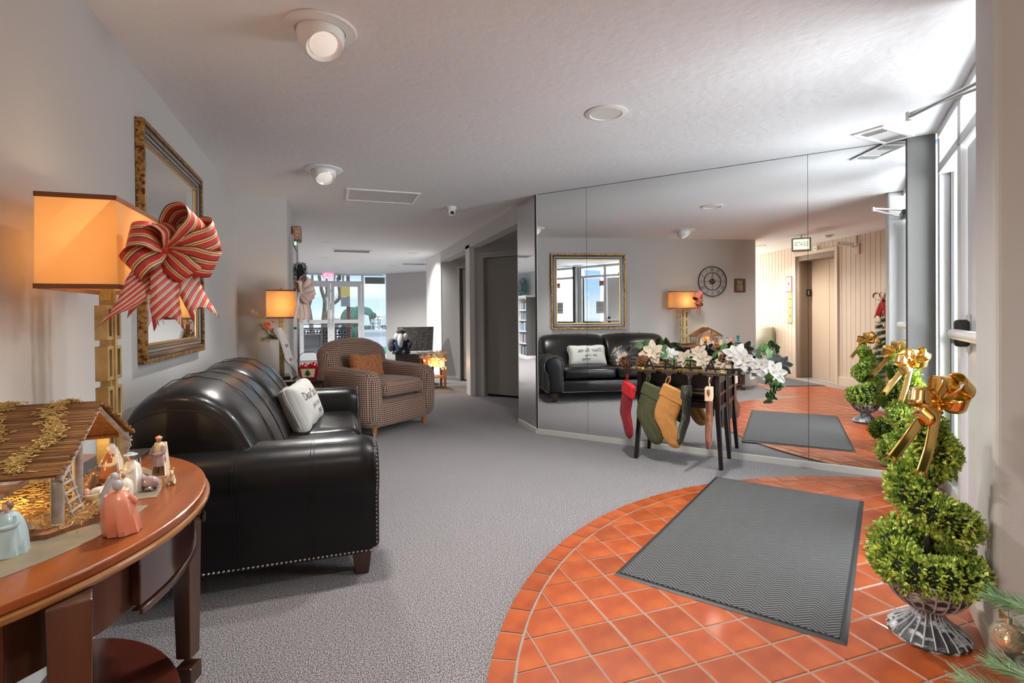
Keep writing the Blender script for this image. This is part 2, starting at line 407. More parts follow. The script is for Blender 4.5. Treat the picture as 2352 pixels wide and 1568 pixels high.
# door in the corridor's left wall (white, seen edge on)
d3 = thing('door_3', (0), kind='structure'); d3.location = (-.434, 6.15, 0)
MB().box(0, .012, .08, 1.0, .01, 2.04).build('door_leaf', M_white, d3)
MB().box(0, .03, 0, .07, 0, 2.12).box(0, .03, 1.01, 1.08, 0, 2.12).box(0, .03, .07, 1.01, 2.05, 2.12).build('door_frame', M_trimgrey, d3, bevel=.003)
MB().tube([(.01, .14, 1.09), (.05, .14, 1.09)], .014, 10).tube([(.05, .13, 1.09), (.055, .22, 1.09)], .010, 8).lathe([(.028, 0), (.028, .008)], 14, M=T(.012, .14, 1.09) @ Ry(R(90))).build('door_handle', mat('bronze_handle', (.25, .19, .13), .35, .8), d3, smooth=True)

# ---- mirrored wall
S('wall_mirror_side', MB().box(0, 3.03, .012, .22, 0, CZ, FM), M_blackgap)
mw = thing('mirror_wall', 'floor to ceiling wall of joined mirror panels', 'mirror')
mw.matrix_world = FM
for a, b in ((.010, .5615), (.5645, 2.4165), (2.4195, 3.03)):
    MB().box(a, b, .0, .006, .052, 2.434).build('mirror_panel', M_mirror, mw)
MB().box(.002, .010, -.004, .010, .05, 2.436).build('corner_strip', M_black, mw)
sm = thing('mirror_panel', 'narrow mirror panel on the corridor side of the mirrored corner', 'mirror')
sm.location = (1.966, 4.95, 0)
MB().box(0, .006, .012, .53, .052, 2.434).build('mirror_glass', M_mirror, sm)
MB().box(-.001, .008, .53, .536, .05, 2.436).build('edge_strip', M_alu, sm)
S('baseboard_mirror', MB().box(-.008, 3.03, -.012, .012, 0, .052, FM), M_base, bevel=.002)
S('baseboard_mirror_return', MB().box(1.954, 1.975, 4.94, 5.49, 0, .052), M_base, bevel=.002)
S('wall_column_corner', MB().box(3.03, 3.19, -.045, .2, 0, CZ, FM), mat('column_paint', (.17, .17, .165), .8, bump=.2, bscale=90), bevel=.006)

# ---- entrance glazing (local frame FW: x towards the camera, +y outdoors)
w1 = thing('window_1', kind='structure'); w1.matrix_world = FW
MB().box(.02, .10, .03, .15, 0, CZ).build('jamb', M_frame, w1, bevel=.003)
MB().box(.10, .76, .04, .15, 0, .12).build('bottom_rail', M_frame, w1, bevel=.003)
MB().box(.10, 1.92, .02, .15, 2.14, 2.20).build('transom', M_frame, w1, bevel=.003)
MB().box(.10, 1.92, .02, .15, 2.385, CZ).build('head', M_frame, w1, bevel=.003)
MB().box(.76, .84, .02, .15, 0, CZ).build('mullion', M_frame, w1, bevel=.003)
MB().box(.10, .76, .085, .10, .12, .20).box(.10, .76, .085, .10, 1.0, 1.05).box(.10, .14, .085, .10, .12, 2.14).box(.72, .76, .085, .10, .12, 2.14).build('glazing_bead', mat('dark_bead', (.10, .10, .10), .5), w1)
MB().box(.10, .76, .091, .095, .12, 2.14).build('pane', M_glass, w1)
MB().box(.10, .76, .091, .095, 2.20, 2.385).build('pane', M_glass, w1)
MB().box(.84, 1.92, .091, .095, 2.20, 2.385).build('pane', M_glass, w1)
d4 = thing('door_4', kind='structure'); d4.matrix_world = FW
MB().box(.85, 1.27, .05, .095, .02, 2.12).build('stile', M_frame, d4, bevel=.003)
MB().box(1.80, 1.90, .05, .095, .02, 2.12).build('stile', M_frame, d4, bevel=.003)
MB().box(1.27, 1.80, .05, .095, .02, .22).build('rail', M_frame, d4, bevel=.003)
MB().box(1.27, 1.80, .05, .095, 2.02, 2.12).build('rail', M_frame, d4, bevel=.003)
MB().box(1.27, 1.80, .07, .075, .22, 2.02).build('pane', M_glass, d4)
MB().box(.84, 1.92, -.03, .15, 0, .018).build('threshold', M_alu, d4)
pb = MB().box(.885, .935, .035, .05, .985, 1.19).build('bar_plate', M_alu, d4, bevel=.003)
MB().rbox((.915, .015, 1.09), (.028, .035, .075), .02, 3).build('bar_housing', M_black, d4, smooth=True)
MB().rbox((1.34, -.02, 1.085), (.46, .025, .028), .02, 3).build('push_bar', mat('push_bar_white', (.75, .75, .75), .25), d4, smooth=True)
sg = MB().box(.50, .72, .086, .089, 1.25, 1.55).build('door_notice', mat('notice_print', (.85, .85, .85), .5), w1)
text('PLEASE', .045, M_dark, 'notice_lettering', w1, FW.inverted() @ FW @ T(.61, .084, 1.48) @ Rz(0) @ Rx(R(90)))
text('PULL DOOR', .032, M_dark, 'notice_lettering', w1, T(.61, .084, 1.42) @ Rx(R(90)))
text('CLOSED', .045, M_dark, 'notice_lettering', w1, T(.61, .084, 1.34) @ Rx(R(90)))
MB().box(.60, .74, .083, .089, 1.93, 2.06).build('warning_sticker', mat('red_sticker', (.75, .10, .04), .5), w1)
MB().box(.60, .74, .082, .085, 1.93, 1.98).build('warning_sticker_foot', mat('sticker_grey', (.35, .33, .3), .5), w1)
# pillar beside the door
pl_ = MB().box(1.92, 2.205, -.108, 1.02, 0, CZ, FW)
S('wall_pillar_entrance', pl_, M_wall, bevel=.022, seg=4)
S('baseboard_pillar', MB().box(1.91, 2.222, -.125, 1.02, 0, .085, FW), mat('pillar_base', (.5, .46, .38), .6), bevel=.012, seg=3)
S('wall_entrance_rear', MB().box(2.15, 4.3, .88, 1.02, 0, CZ, FW), M_wall)

S('ceiling_sun_block', MB().box(-.5, 3.2, .16, 2.6, CZ + .02, CZ + .16, FW), M_ceil)  # slab added out of view to keep the sun off the entrance glazing
S('ceiling_eave', MB().box(-3.7, 4.3, 15.72, 16.0, CZ + .02, CZ + .16), M_ceil)
# ---- elevator wall behind the camera (seen in the mirror)
eb = thing('wall_elevator', kind='structure')
MB().box(-5, -1.74, -.74, -.672, 0, CZ).box(-.74, 1.6, -.74, -.672, 0, CZ).box(-1.74, -.74, -.74, -.672, 2.27, CZ).build('wall_core', M_boardgap, eb)
brd = {}
x = -4.95
while x < 1.3:
    full_ = not (-1.80 < x < -.74)
    k = 'f' if full_ else 's'
    if k not in brd:
        o = MB().box(0, .092, -.008, .012, .0 if full_ else 2.30, CZ).build('board', M_board, eb, bevel=.003); brd[k] = o
    else:
        o = brd[k].copy(); COL.objects.link(o)
    o.location = (x, -.664, 0); x += .0965
MB().box(-5, -1.80, -.652, -.634, 0, .15).build('skirting', M_board, eb, bevel=.003)
MB().box(-.68, 1.35, -.652, -.634, 0, .15).build('skirting', M_board, eb, bevel=.003)
el = thing('door_5', kind='structure'); el.location = (0, 0, 0)
MB().box(-1.80, -1.72, -.66, -.625, 0, 2.32).box(-.74, -.68, -.66, -.625, 0, 2.32).box(-1.72, -.74, -.66, -.625, 2.26, 2.32).build('door_frame', M_board, el, bevel=.004)
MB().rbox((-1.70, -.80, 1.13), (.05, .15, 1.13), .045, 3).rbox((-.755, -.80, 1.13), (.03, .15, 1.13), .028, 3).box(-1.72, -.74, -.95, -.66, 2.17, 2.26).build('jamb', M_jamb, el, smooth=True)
MB().box(-1.66, -1.212, -.93, -.91, .012, 2.17).build('door_leaf', M_elev, el, bevel=.003)
MB().box(-1.206, -.77, -.93, -.91, .012, 2.17).build('door_leaf', M_elev, el, bevel=.003)
MB().box(-1.72, -.74, -.93, -.64, 0, .014).build('sill', M_alu, el)
MB().box(-1.648, -1.640, -.90, -.80, 1.52, 1.65).build('floor_plate', M_black, el)
text('1', .10, M_white, 'floor_number', el, T(-1.638, -.835, 1.585) @ Rz(R(90)) @ Rx(R(90)))
S('wall_elevator_shaft', MB().box(-1.8, -.68, -1.05, -.95, 0, CZ), M_boardgap)

# ---- far glazed wall
ww = thing('window_2', kind='structure'); ww.location = (0, 15.6, 0)
def fr(*b): return MB().box(*b)
fr(-3.6, -.95, 0, .1, 0, CZ).build('wall_infill', M_wall, ww)
fr(-.95, -.86, -.03, .08, 0, CZ).build('post', M_frame, ww); fr(.80, .87, -.03, .08, 0, CZ).build('post', M_frame, ww); fr(1.49, 1.58, -.03, .08, 0, CZ).build('post', M_frame, ww)
fr(-.86, .80, -.02, .07, 2.17, 2.24).build('transom', M_frame, ww)
fr(-.86, 1.50, -.02, .07, 2.405, CZ).build('head', M_frame, ww)
fr(.87, 1.49, -.02, .07, 0, .12).build('sill', M_frame, ww)
fr(-.86, .80, .02, .025, 2.24, 2.405).build('pane', M_glass, ww); fr(.87, 1.49, .02, .025, .12, 2.405).build('pane', M_glass, ww)
for k, (a, b) in enumerate(((-.85, -.04), (-.03, .79))):
    dl = thing('door_%d' % (6 + k), kind='structure'); dl.location = (0, 15.6, 0)
    fr(a, a + .09, -.01, .05, .01, 2.17).box(b - .09, b, -.01, .05, .01, 2.17).build('stile', M_frame, dl)
    fr(a + .09, b - .09, -.01, .05, .01, .22).build('rail', M_frame, dl); fr(a + .09, b - .09, -.01, .05, 1.04, 1.14).build('rail', M_frame, dl); fr(a + .09, b - .09, -.01, .05, 2.08, 2.17).build('rail', M_frame, dl)
    fr(a + .09, b - .09, .018, .022, .22, 1.04).build('pane', M_glass, dl); fr(a + .09, b - .09, .018, .022, 1.14, 2.08).build('pane', M_glass, dl)
    MB().tube([(b - .045 if k == 0 else a + .045, -.05, .95), (b - .045 if k == 0 else a + .045, -.05, 1.2)], .012, 8).build('door_handle', M_alu, dl, smooth=True)
bl = fr(.90, 1.46, -.045, -.025, 2.17, 2.36).build('roller_blind', mat('blind_grey', (.17, .19, .18), .7), ww)
# ------------------------------------------------------------------ more materials
M_leather = mat('black_leather', (.006, .0055, .0055), .30, spec=.38, col2=(.010, .009, .008), nscale=6, bump=.35, bscale=22, bdetail=4, dist=.004, coat=.10)
M_leather_arm = mat('black_leather_arm', (.005, .005, .0055), .33, spec=.28, bump=.2, bscale=22, dist=.003)
M_leather2 = mat('black_leather_side', (.007, .007, .008), .4, spec=.35, bump=.15, bscale=150, dist=.001)
M_nail = mat('nailhead_metal', (.45, .42, .38), .3, 1)
M_darkwood = mat('dark_stained_wood', (.035, .012, .007), .28, col2=(.075, .028, .014), nscale=6, stretch=(1, 1, .12), coat=.3)
M_wood = mat('cherry_wood', (.10, .018, .005), .25, col2=(.36, .10, .02), nscale=5, stretch=(1.5, .22, 1), ncon=(.3, .75), coat=.2, bump=.03, bscale=60)
M_wood2 = mat('cherry_wood_edge', (.20, .075, .022), .2, col2=(.30, .13, .045), nscale=5, coat=.6)
M_wood3 = mat('mahogany_leg', (.028, .012, .009), .3, col2=(.085, .036, .020), nscale=7, stretch=(3, 3, .25), ncon=(.3, .75), coat=.35)
M_slate = mat('slate_inlay', (.19, .165, .12), .45, col2=(.38, .24, .09), nscale=7, stretch=(1, 2.2, 1), ncon=(.45, .75), bump=.25, bscale=30, dist=.003)
M_gold = mat('gilt_bronze', (.42, .30, .13), .45, .75, col2=(.62, .46, .22), nscale=14, bump=.2, bscale=90)
M_pillow = mat('white_linen', (.50, .49, .46), .85, bump=.2, bscale=300, dist=.001, sheen=.2)
M_silver = mat('black_metal', (.02, .02, .022), .35, .6)

def ribbon(name, pts, wdir, w, mat_, parent, M=None, thick=.0012, tip=False, crimp=None, n=7, camber=0.0):
    """strip of ribbon along pts; wdir list/one vector of width directions; UV u across, v along"""
    P = bez(pts, n); k = len(P); W_ = [Vector(x) for x in wdir] if isinstance(wdir, list) else [Vector(wdir)] * len(pts)
    vs = []; fs = []; uv = []; L = 0
    nu = 5
    for i, p in enumerate(P):
        t = i / (k - 1) * (len(W_) - 1); a = min(int(t), len(W_) - 2) if len(W_) > 1 else 0
        wd = (W_[a].lerp(W_[a + 1], t - a) if len(W_) > 1 else W_[0]).normalized()
        tn = (P[min(i + 1, k - 1)] - P[max(i - 1, 0)]).normalized(); nn = wd.cross(tn)
        if i: L += (P[i] - P[i - 1]).length
        s = 1
        if crimp:
            f = i / (k - 1); s = crimp[0] + (1 - crimp[0]) * min(1, f / crimp[1]) if crimp[1] > 0 else 1
            if len(crimp) > 2: s = min(s, crimp[0] + (1 - crimp[0]) * min(1, (1 - f) / crimp[1]))
        for j in range(nu):
            u = j / (nu - 1) - .5
            ex = Vector((0, 0, 0))
            if tip and i == k - 1: ex = tn * w * (abs(u) * 2 - .5) * .9
            vs.append(p + wd * u * w * s + nn * camber * (1 - 4 * u * u) + ex); uv.append((u + .5, L))
    for i in range(k - 1):
        for j in range(nu - 1):
            a = i * nu + j; fs.append((a, a + 1, a + nu + 1, a + nu))
    if M is not None: vs = [M @ v for v in vs]
    me = bpy.data.meshes.new(name); me.from_pydata([tuple(v) for v in vs], [], fs); me.materials.append(mat_)
    ul = me.uv_layers.new(name='UVMap')
    for lp in me.loops: ul.data[lp.index].uv = uv[lp.vertex_index]
    me.polygons.foreach_set('use_smooth', [True] * len(me.polygons))
    o = bpy.data.objects.new(name, me); COL.objects.link(o); o.parent = parent
    sd = o.modifiers.new('s', 'SOLIDIFY'); sd.thickness = thick
    return o
def stripe_mat(name, c1, c2, c3, n=5, diag=0, rough=.5, metal=0, glit=0):
    m = bpy.data.materials.new(name); m.use_nodes = True; nt = m.node_tree; b = nt.nodes['Principled BSDF']; L = nt.links.new
    b.inputs['Roughness'].default_value = rough; b.inputs['Metallic'].default_value = metal
    tc = _n(nt, 'ShaderNodeTexCoord'); sp = _n(nt, 'ShaderNodeSeparateXYZ'); L(tc.outputs['UV'], sp.inputs[0])
    a = _n(nt, 'ShaderNodeMath', operation='MULTIPLY_ADD'); a.inputs[1].default_value = diag; L(sp.outputs['Y'], a.inputs[0]); L(sp.outputs['X'], a.inputs[2])
    b_ = _n(nt, 'ShaderNodeMath', operation='MULTIPLY'); b_.inputs[1].default_value = n; L(a.outputs[0], b_.inputs[0])
    f = _n(nt, 'ShaderNodeMath', operation='FRACT'); L(b_.outputs[0], f.inputs[0])
    cr = _n(nt, 'ShaderNodeValToRGB'); cr.color_ramp.interpolation = 'CONSTANT'; L(f.outputs[0], cr.inputs[0])
    el = cr.color_ramp.elements; el[0].position = 0; el[0].color = (*c1, 1); el[1].position = .5; el[1].color = (*c2, 1)
    for p, c in ((.62, c3), (.70, c2), (.86, c3)): e = el.new(p); e.color = (*c, 1)
    out = cr.outputs[0]
    if glit:
        nz = _n(nt, 'ShaderNodeTexNoise'); nz.inputs['Scale'].default_value = 900; L(tc.outputs['Object'], nz.inputs[0])
        c2_ = _n(nt, 'ShaderNodeValToRGB'); c2_.color_ramp.elements[0].position = .45; c2_.color_ramp.elements[1].position = .7; L(nz.outputs[0], c2_.inputs[0])
        mx = _n(nt, 'ShaderNodeMixRGB', blend_type='ADD'); mx.inputs[0].default_value = glit; L(out, mx.inputs[1]); L(c2_.outputs[0], mx.inputs[2]); out = mx.outputs[0]
    L(out, b.inputs['Base Color'])
    return m

# ------------------------------------------------------------------ loveseat
def sofa():
    t = thing('loveseat', 'black leather loveseat with rolled arms and nailhead trim against the wall', 'sofa', (-.335, 3.465, 0))
    MB().rbox((.01, 0, .215), (.49, .80, .085), .02, 4, (0, .012, 0, 0, 0, 0)).build('base', M_leather, t, smooth=True)
    prof = [(0, .125), (0, .27), (-.002, .395), (-.042, .435), (-.062, .495), (-.054, .56), (-.018, .612), (.035, .638), (.09, .648), (.145, .638), (.185, .60), (.20, .55), (.205, .50), (.20, .42), (.20, .27), (.20, .125)]
    for sg in (-1, 1):
        rings = []
        for x in (-.50, -.40, -.2, 0, .2, .35, .44, .485, .505, .51):
            k = 1 - max(0, x - .44) ** 2 * 9; up = .02 * (1 - (x + .5)) * .6
            if x > .50: k = .93
            rings.append([(x, sg * (-.99 + .10 + (y - .10) * k) * -1 if sg > 0 else (-.99 + .10 + (y - .10) * k), .38 + (z + (up if z > .42 else 0) - .38) * k) for y, z in prof])
        if sg > 0: rings = [[(x, abs(y), z) for x, y, z in r_] for r_ in rings]
        a = MB().loft(rings).build('arm', M_leather_arm, t, smooth=True, ang=50)
        # raised front panel with nailheads
        fp = [(y * 1.0, z) for y, z in prof]
        rr = []
        for x, k in ((.505, .92), (.522, .92), (.530, .86), (.534, .5)):
            rr.append([(x, sg * -1 * (-.99 + .09 + (y - .09) * k) if sg > 0 else (-.99 + .09 + (y - .09) * k), .385 + (z - .385) * k) for y, z in fp])
        if sg > 0: rr = [[(x, abs(y), z) for x, y, z in r_] for r_ in rr]
        MB().loft(rr).build('front_panel', M_leather2, t, smooth=True, ang=50)
        nb = MB()
        path = bez([(.0, -.99 + .09 + (y - .09) * .99, .385 + (z - .385) * .985) for y, z in prof], 3)
        acc = 0; last = path[0]
        pts = []
        for p in path[1:]:
            seg = (p - last).length; d = 0
            while acc + seg - d >= .019:
                d += .019 - acc; acc = 0; pts.append(last.lerp(p, d / seg))
            acc += seg - d; last = p
        for p in pts: nb.ell((.518, p.y if sg < 0 else -p.y, p.z), (.004, .006, .006), 6, 4)
        for i in range(52):
            x = -.47 + i * .0188
            nb.ell((x, sg * .992, .135), (.006, .004, .006), 6, 4)
        tag(nb.build('nailhead_trim', M_nail, t, recalc=False), kind='stuff')
        # seams down the outside of the arm and along the roll
        sm_ = MB()
        for xs in (-.06, .245):
            for dx in (-.007, .007):
                sm_.tube([(xs + dx, sg * (-.9925 + y) * -1 if sg > 0 else (-.9925 + y), z + .001) for y, z in [(0 - .001, .13), (-.002, .27), (-.003, .395), (-.044, .435), (-.064, .495), (-.056, .56), (-.019, .614), (.035, .643), (.09, .653)]] if dx < 0 or True else [], .0016, 5)
        if sg > 0: sm_.v = [(x, abs(y), z) for x, y, z in sm_.v]
        sm_.tube([(-.48, sg * .991, .404), (.48, sg * .993, .404)], .002, 5)
        sm_.build('arm_seam', M_leather2, t)
    nb = MB()
    for i in range(82): nb.ell((.512, -.77 + i * .019, .143), (.004, .006, .006), 6, 4)
    tag(nb.build('front_nailhead_trim', M_nail, t, recalc=False), kind='stuff')
    for sg in (-1, 1):
        MB().rbox((.115, sg * .392, .395), (.385, .386, .085), .055, 7, (0, .02, 0, 0, 0, .03), fn=lambda p: (p[0], p[1], p[2] + (.004 * math.sin(p[0] * 60 + p[1] * 9) + .003 * math.sin(p[1] * 70 - p[0] * 20)) * (1 if p[2] > .45 else 0))).build('seat_cushion', M_leather, t, smooth=True, ang=180)
        tb = MB().tube([(.497, sg * .015, .465), (.505, sg * .2, .470), (.51, sg * .392, .472), (.505, sg * .6, .470), (.497, sg * .768, .465)], .004, 6)
        tb.build('cushion_piping', M_leather2, t, smooth=True)
    bp = [(.10, .44), (.075, .53), (.035, .64), (-.02, .75), (-.09, .845), (-.18, .908), (-.28, .93), (-.38, .915), (-.45, .865), (-.485, .77), (-.50, .62), (-.505, .40), (-.505, .15), (-.20, .15), (.06, .17), (.10, .30)]
    for sg in (-1, 1):
        rings = []
        for y, kx, kz, wr in ((.965, .80, .80, 0), (.958, .89, .89, 0), (.935, .95, .945, 0), (.87, .985, .98, 0), (.78, 1, .99, 1), (.6, 1.02, 1.0, 1), (.4, 1.03, 1.005, 1), (.2, 1.02, 1.0, 1), (.09, .99, .985, 0), (.03, .94, .95, 0), (.006, .86, .90, 0)):
            rings.append([(-.20 + (x + .20) * (kx if x > -.2 else 1) + (.006 * math.sin(y * 50) if wr and z < .6 and x > 0 else 0), sg * y, .40 + (z - .40) * (kz if z > .4 else 1)) for x, z in bp])
        MB().loft(rings).build('back_cushion', M_leather, t, smooth=True, ang=60, sub=1)
        sm_ = MB()
        for ys, k in ((.62, 1.02), (.36, 1.03)):
            sm_.tube([(-.20 + (x + .20) * (k if x > -.2 else 1), sg * ys, z + .001) for x, z in bp[0:10]], .0022, 5)
        sm_.build('back_seam', M_leather2, t)
        MB().tube(bez([(-.20 + (x + .20) * (.80 if x > -.2 else 1), sg * .958, .40 + (z - .40) * .80) for x, z in bp[1:10]], 2), .0045, 6).build('back_piping', M_leather2, t, smooth=True)
    for x in (-.43, .455):
        for y in (-.90, .90):
            MB().loft([[(x - .03, y - .03, 0), (x + .03, y - .03, 0), (x + .03, y + .03, 0), (x - .03, y + .03, 0)], [(x - .045, y - .045, .125), (x + .045, y - .045, .125), (x + .045, y + .045, .125), (x - .045, y + .045, .125)]]).build('leg', M_darkwood, t, bevel=.004)
    return t
sofa()
# pillow
def pillow(t, w, h, d, m, M, name='pillow_cover'):
    return MB().rbox((0, 0, 0), (w / 2, d * .30, h / 2), d * .22, 9, (0, 0, d * .26, d * .26, 0, 0), M=M, fn=lambda p: (p[0] * (1 + .06 * abs(p[2] / (h / 2)) ** 2), p[1] + .003 * math.sin(p[0] * 45 + p[2] * 30), p[2] * (1 + .06 * abs(p[0] / (w / 2)) ** 2) + .004 * math.sin(p[0] * 30))).build(name, m, t, smooth=True, ang=180)
p = thing('throw_pillow', 'white lumbar pillow with handwriting on the black loveseat', 'pillow', (-.20, 3.80, .615))
p.rotation_euler = (R(-14), 0, R(90)) ; p.rotation_mode = 'XYZ'
p.rotation_euler = (Matrix.Rotation(R(82), 4, 'Z') @ Matrix.Rotation(R(-22), 4, 'X')).to_euler()
pillow(p, .54, .30, .17, M_pillow, None)
MB().tube(bez([(-.275, 0, -.15), (0, 0, -.142), (.275, 0, -.15), (.28, 0, 0), (.275, 0, .15), (0, 0, .142), (-.275, 0, .15), (-.28, 0, 0), (-.275, 0, -.15)], 6), .0035, 6).build('piping', M_pillow, p, smooth=True)
M_ink = mat('grey_ink', (.12, .12, .12), .8)
def on_pillow(s, size, x, z):
    o = text(s, size, M_ink, 'lettering', p, T(x, 0, z) @ Rx(R(90)), depth=.001)
    for v in o.data.vertices:
        u = max(0, 1 - (v.co.x / .27) ** 2) * max(0, 1 - (v.co.z / .15) ** 2); v.co.y = -(.170 * .30 + .17 * .26 * u ** .7 + .0025)
on_pillow('Dear Santa,', .082, -.01, .055); on_pillow('just bring', .05, -.02, -.02); on_pillow('wine', .07, .06, -.075)

# ------------------------------------------------------------------ armchair
def dots_mat(name, c1, c2, pitch=.030):
    m = bpy.data.materials.new(name); m.use_nodes = True; nt = m.node_tree; b = nt.nodes['Principled BSDF']; L = nt.links.new
    b.inputs['Roughness'].default_value = .9; b.inputs['Sheen Weight'].default_value = .2
    tc = _n(nt, 'ShaderNodeTexCoord'); k = 2 * math.pi / (pitch * 1.41)
    outs = []
    for v in ((k, k, 0), (k, -k, 0)):
        d = _n(nt, 'ShaderNodeVectorMath', operation='DOT_PRODUCT'); d.inputs[1].default_value = v; L(tc.outputs['UV'], d.inputs[0])
        s = _n(nt, 'ShaderNodeMath', operation='SINE'); L(d.outputs['Value'], s.inputs[0]); outs.append(s)
    mu = _n(nt, 'ShaderNodeMath', operation='MULTIPLY'); L(outs[0].outputs[0], mu.inputs[0]); L(outs[1].outputs[0], mu.inputs[1])
    cr = _n(nt, 'ShaderNodeValToRGB'); cr.color_ramp.elements[0].position = .05; cr.color_ramp.elements[1].position = .22
    cr.color_ramp.elements[0].color = (*c1, 1); cr.color_ramp.elements[1].color = (*c2, 1); L(mu.outputs[0], cr.inputs[0])
    L(cr.outputs[0], b.inputs['Base Color'])
    bp = _n(nt, 'ShaderNodeBump'); bp.inputs['Strength'].default_value = .4; bp.inputs['Distance'].default_value = .002; bp.invert = True; L(mu.outputs[0], bp.inputs['Height']); L(bp.outputs[0], b.inputs['Normal'])
    return m
M_dots = dots_mat('dotted_upholstery', (.42, .26, .19), (.02, .014, .014))
ch = thing('armchair', 'tan and black dotted fabric club armchair beside the lamp table', 'chair', (.457, 5.963, 0), R(38.4))
MB().rbox((0, -.01, .21), (.40, .40, .135), .04, 5, (0, 0, .015, 0, 0, 0)).build('base', M_dots, ch, smooth=True)
MB().tube([(-.29, -.425, .20), (.29, -.425, .20)], .005, 6).build('welt', M_dots, ch)
MB().rbox((0, -.05, .455), (.295, .385, .075), .05, 6, (0, 0, .02, 0, 0, .025)).build('seat_cushion', M_dots, ch, smooth=True, ang=180)
for sg in (-1, 1):
    MB().rbox((sg * .395, -.02, .375), (.112, .42, .30), .105, 6, (.02 if sg < 0 else 0, .02 if sg > 0 else 0, .03, 0, 0, .0),
              fn=lambda p: (p[0] + (1 if p[0] > 0 else -1) * .03 * max(0, (p[2] - .25)), p[1], p[2] + .05 * (p[1] + .1) * (1 if p[2] > .4 else 0))).build('arm', M_dots, ch, smooth=True, ang=180)
def backfn(p):
    x, y, z = p
    if z > .6: z -= (z - .6) * .38 * (abs(x) / .46) ** 3
    return (x * (1 + .02 * z), y + (z - .4) * .16, z)
MB().rbox((0, .33, .53), (.45, .10, .44), .095, 8, (0, 0, .05, .02, 0, .0), fn=backfn).build('backrest', M_dots, ch, smooth=True, ang=180)
for _o in ch.children: box_uv(_o)
M_leg = mat('honey_leg', (.45, .17, .05), .35, coat=.3)
for x in (-.37, .37):
    for y in (-.36, .34):
        MB().lathe([(.02, 0), (.024, .02), (.032, .09)], 12, (x, y, 0)).build('leg', M_leg, ch, smooth=True)
p2 = thing('throw_pillow', 'orange woven throw pillow leaning in the dotted armchair', 'pillow')
p2.matrix_world = T(.457, 5.963, 0) @ Rz(R(38.4)) @ T(-.05, .10, .655) @ Rx(R(-14)) @ Rz(R(8))
M_or = mat('orange_weave', (.55, .20, .06), .9, col2=(.28, .09, .04), nscale=45, ncon=(.45, .6), stretch=(1, 1, 2), sheen=.2)
pillow(p2, .46, .27, .14, M_or, None)
MB().rbox((0, 0, -.145), (.21, .045, .018), .017, 3).build('bottom_band', mat('rust_band', (.35, .07, .03), .9), p2, smooth=True)

# ------------------------------------------------------------------ end table
et = thing('end_table', 'black side table with crossed metal legs beyond the loveseat', 'table', (-.37, 5.46, 0))
M_gloss = mat('black_gloss_top', (.02, .012, .01), .07, spec=.7, coat=1)
MB().box(-.29, .29, -.31, .31, .585, .625).build('tabletop', M_gloss, et, bevel=.004)
MB().box(-.27, .27, -.29, .29, .55, .585).build('apron', M_darkwood, et, bevel=.003)
for x in (-.26, .26):
    for y in (-.28, .28): MB().box(x - .014, x + .014, y - .014, y + .014, 0, .55).build('leg', M_silver, et)
    MB().tube([(x, -.27, .02), (x, .27, .54)], .008, 6).build('cross_brace', M_silver, et)
    MB().tube([(x, .27, .02), (x, -.27, .54)], .008, 6).build('cross_brace', M_silver, et)
MB().tube([(-.26, -.28, .02), (.26, -.28, .54)], .008, 6).build('cross_brace', M_silver, et); MB().tube([(.26, -.28, .02), (-.26, -.28, .54)], .008, 6).build('cross_brace', M_silver, et)

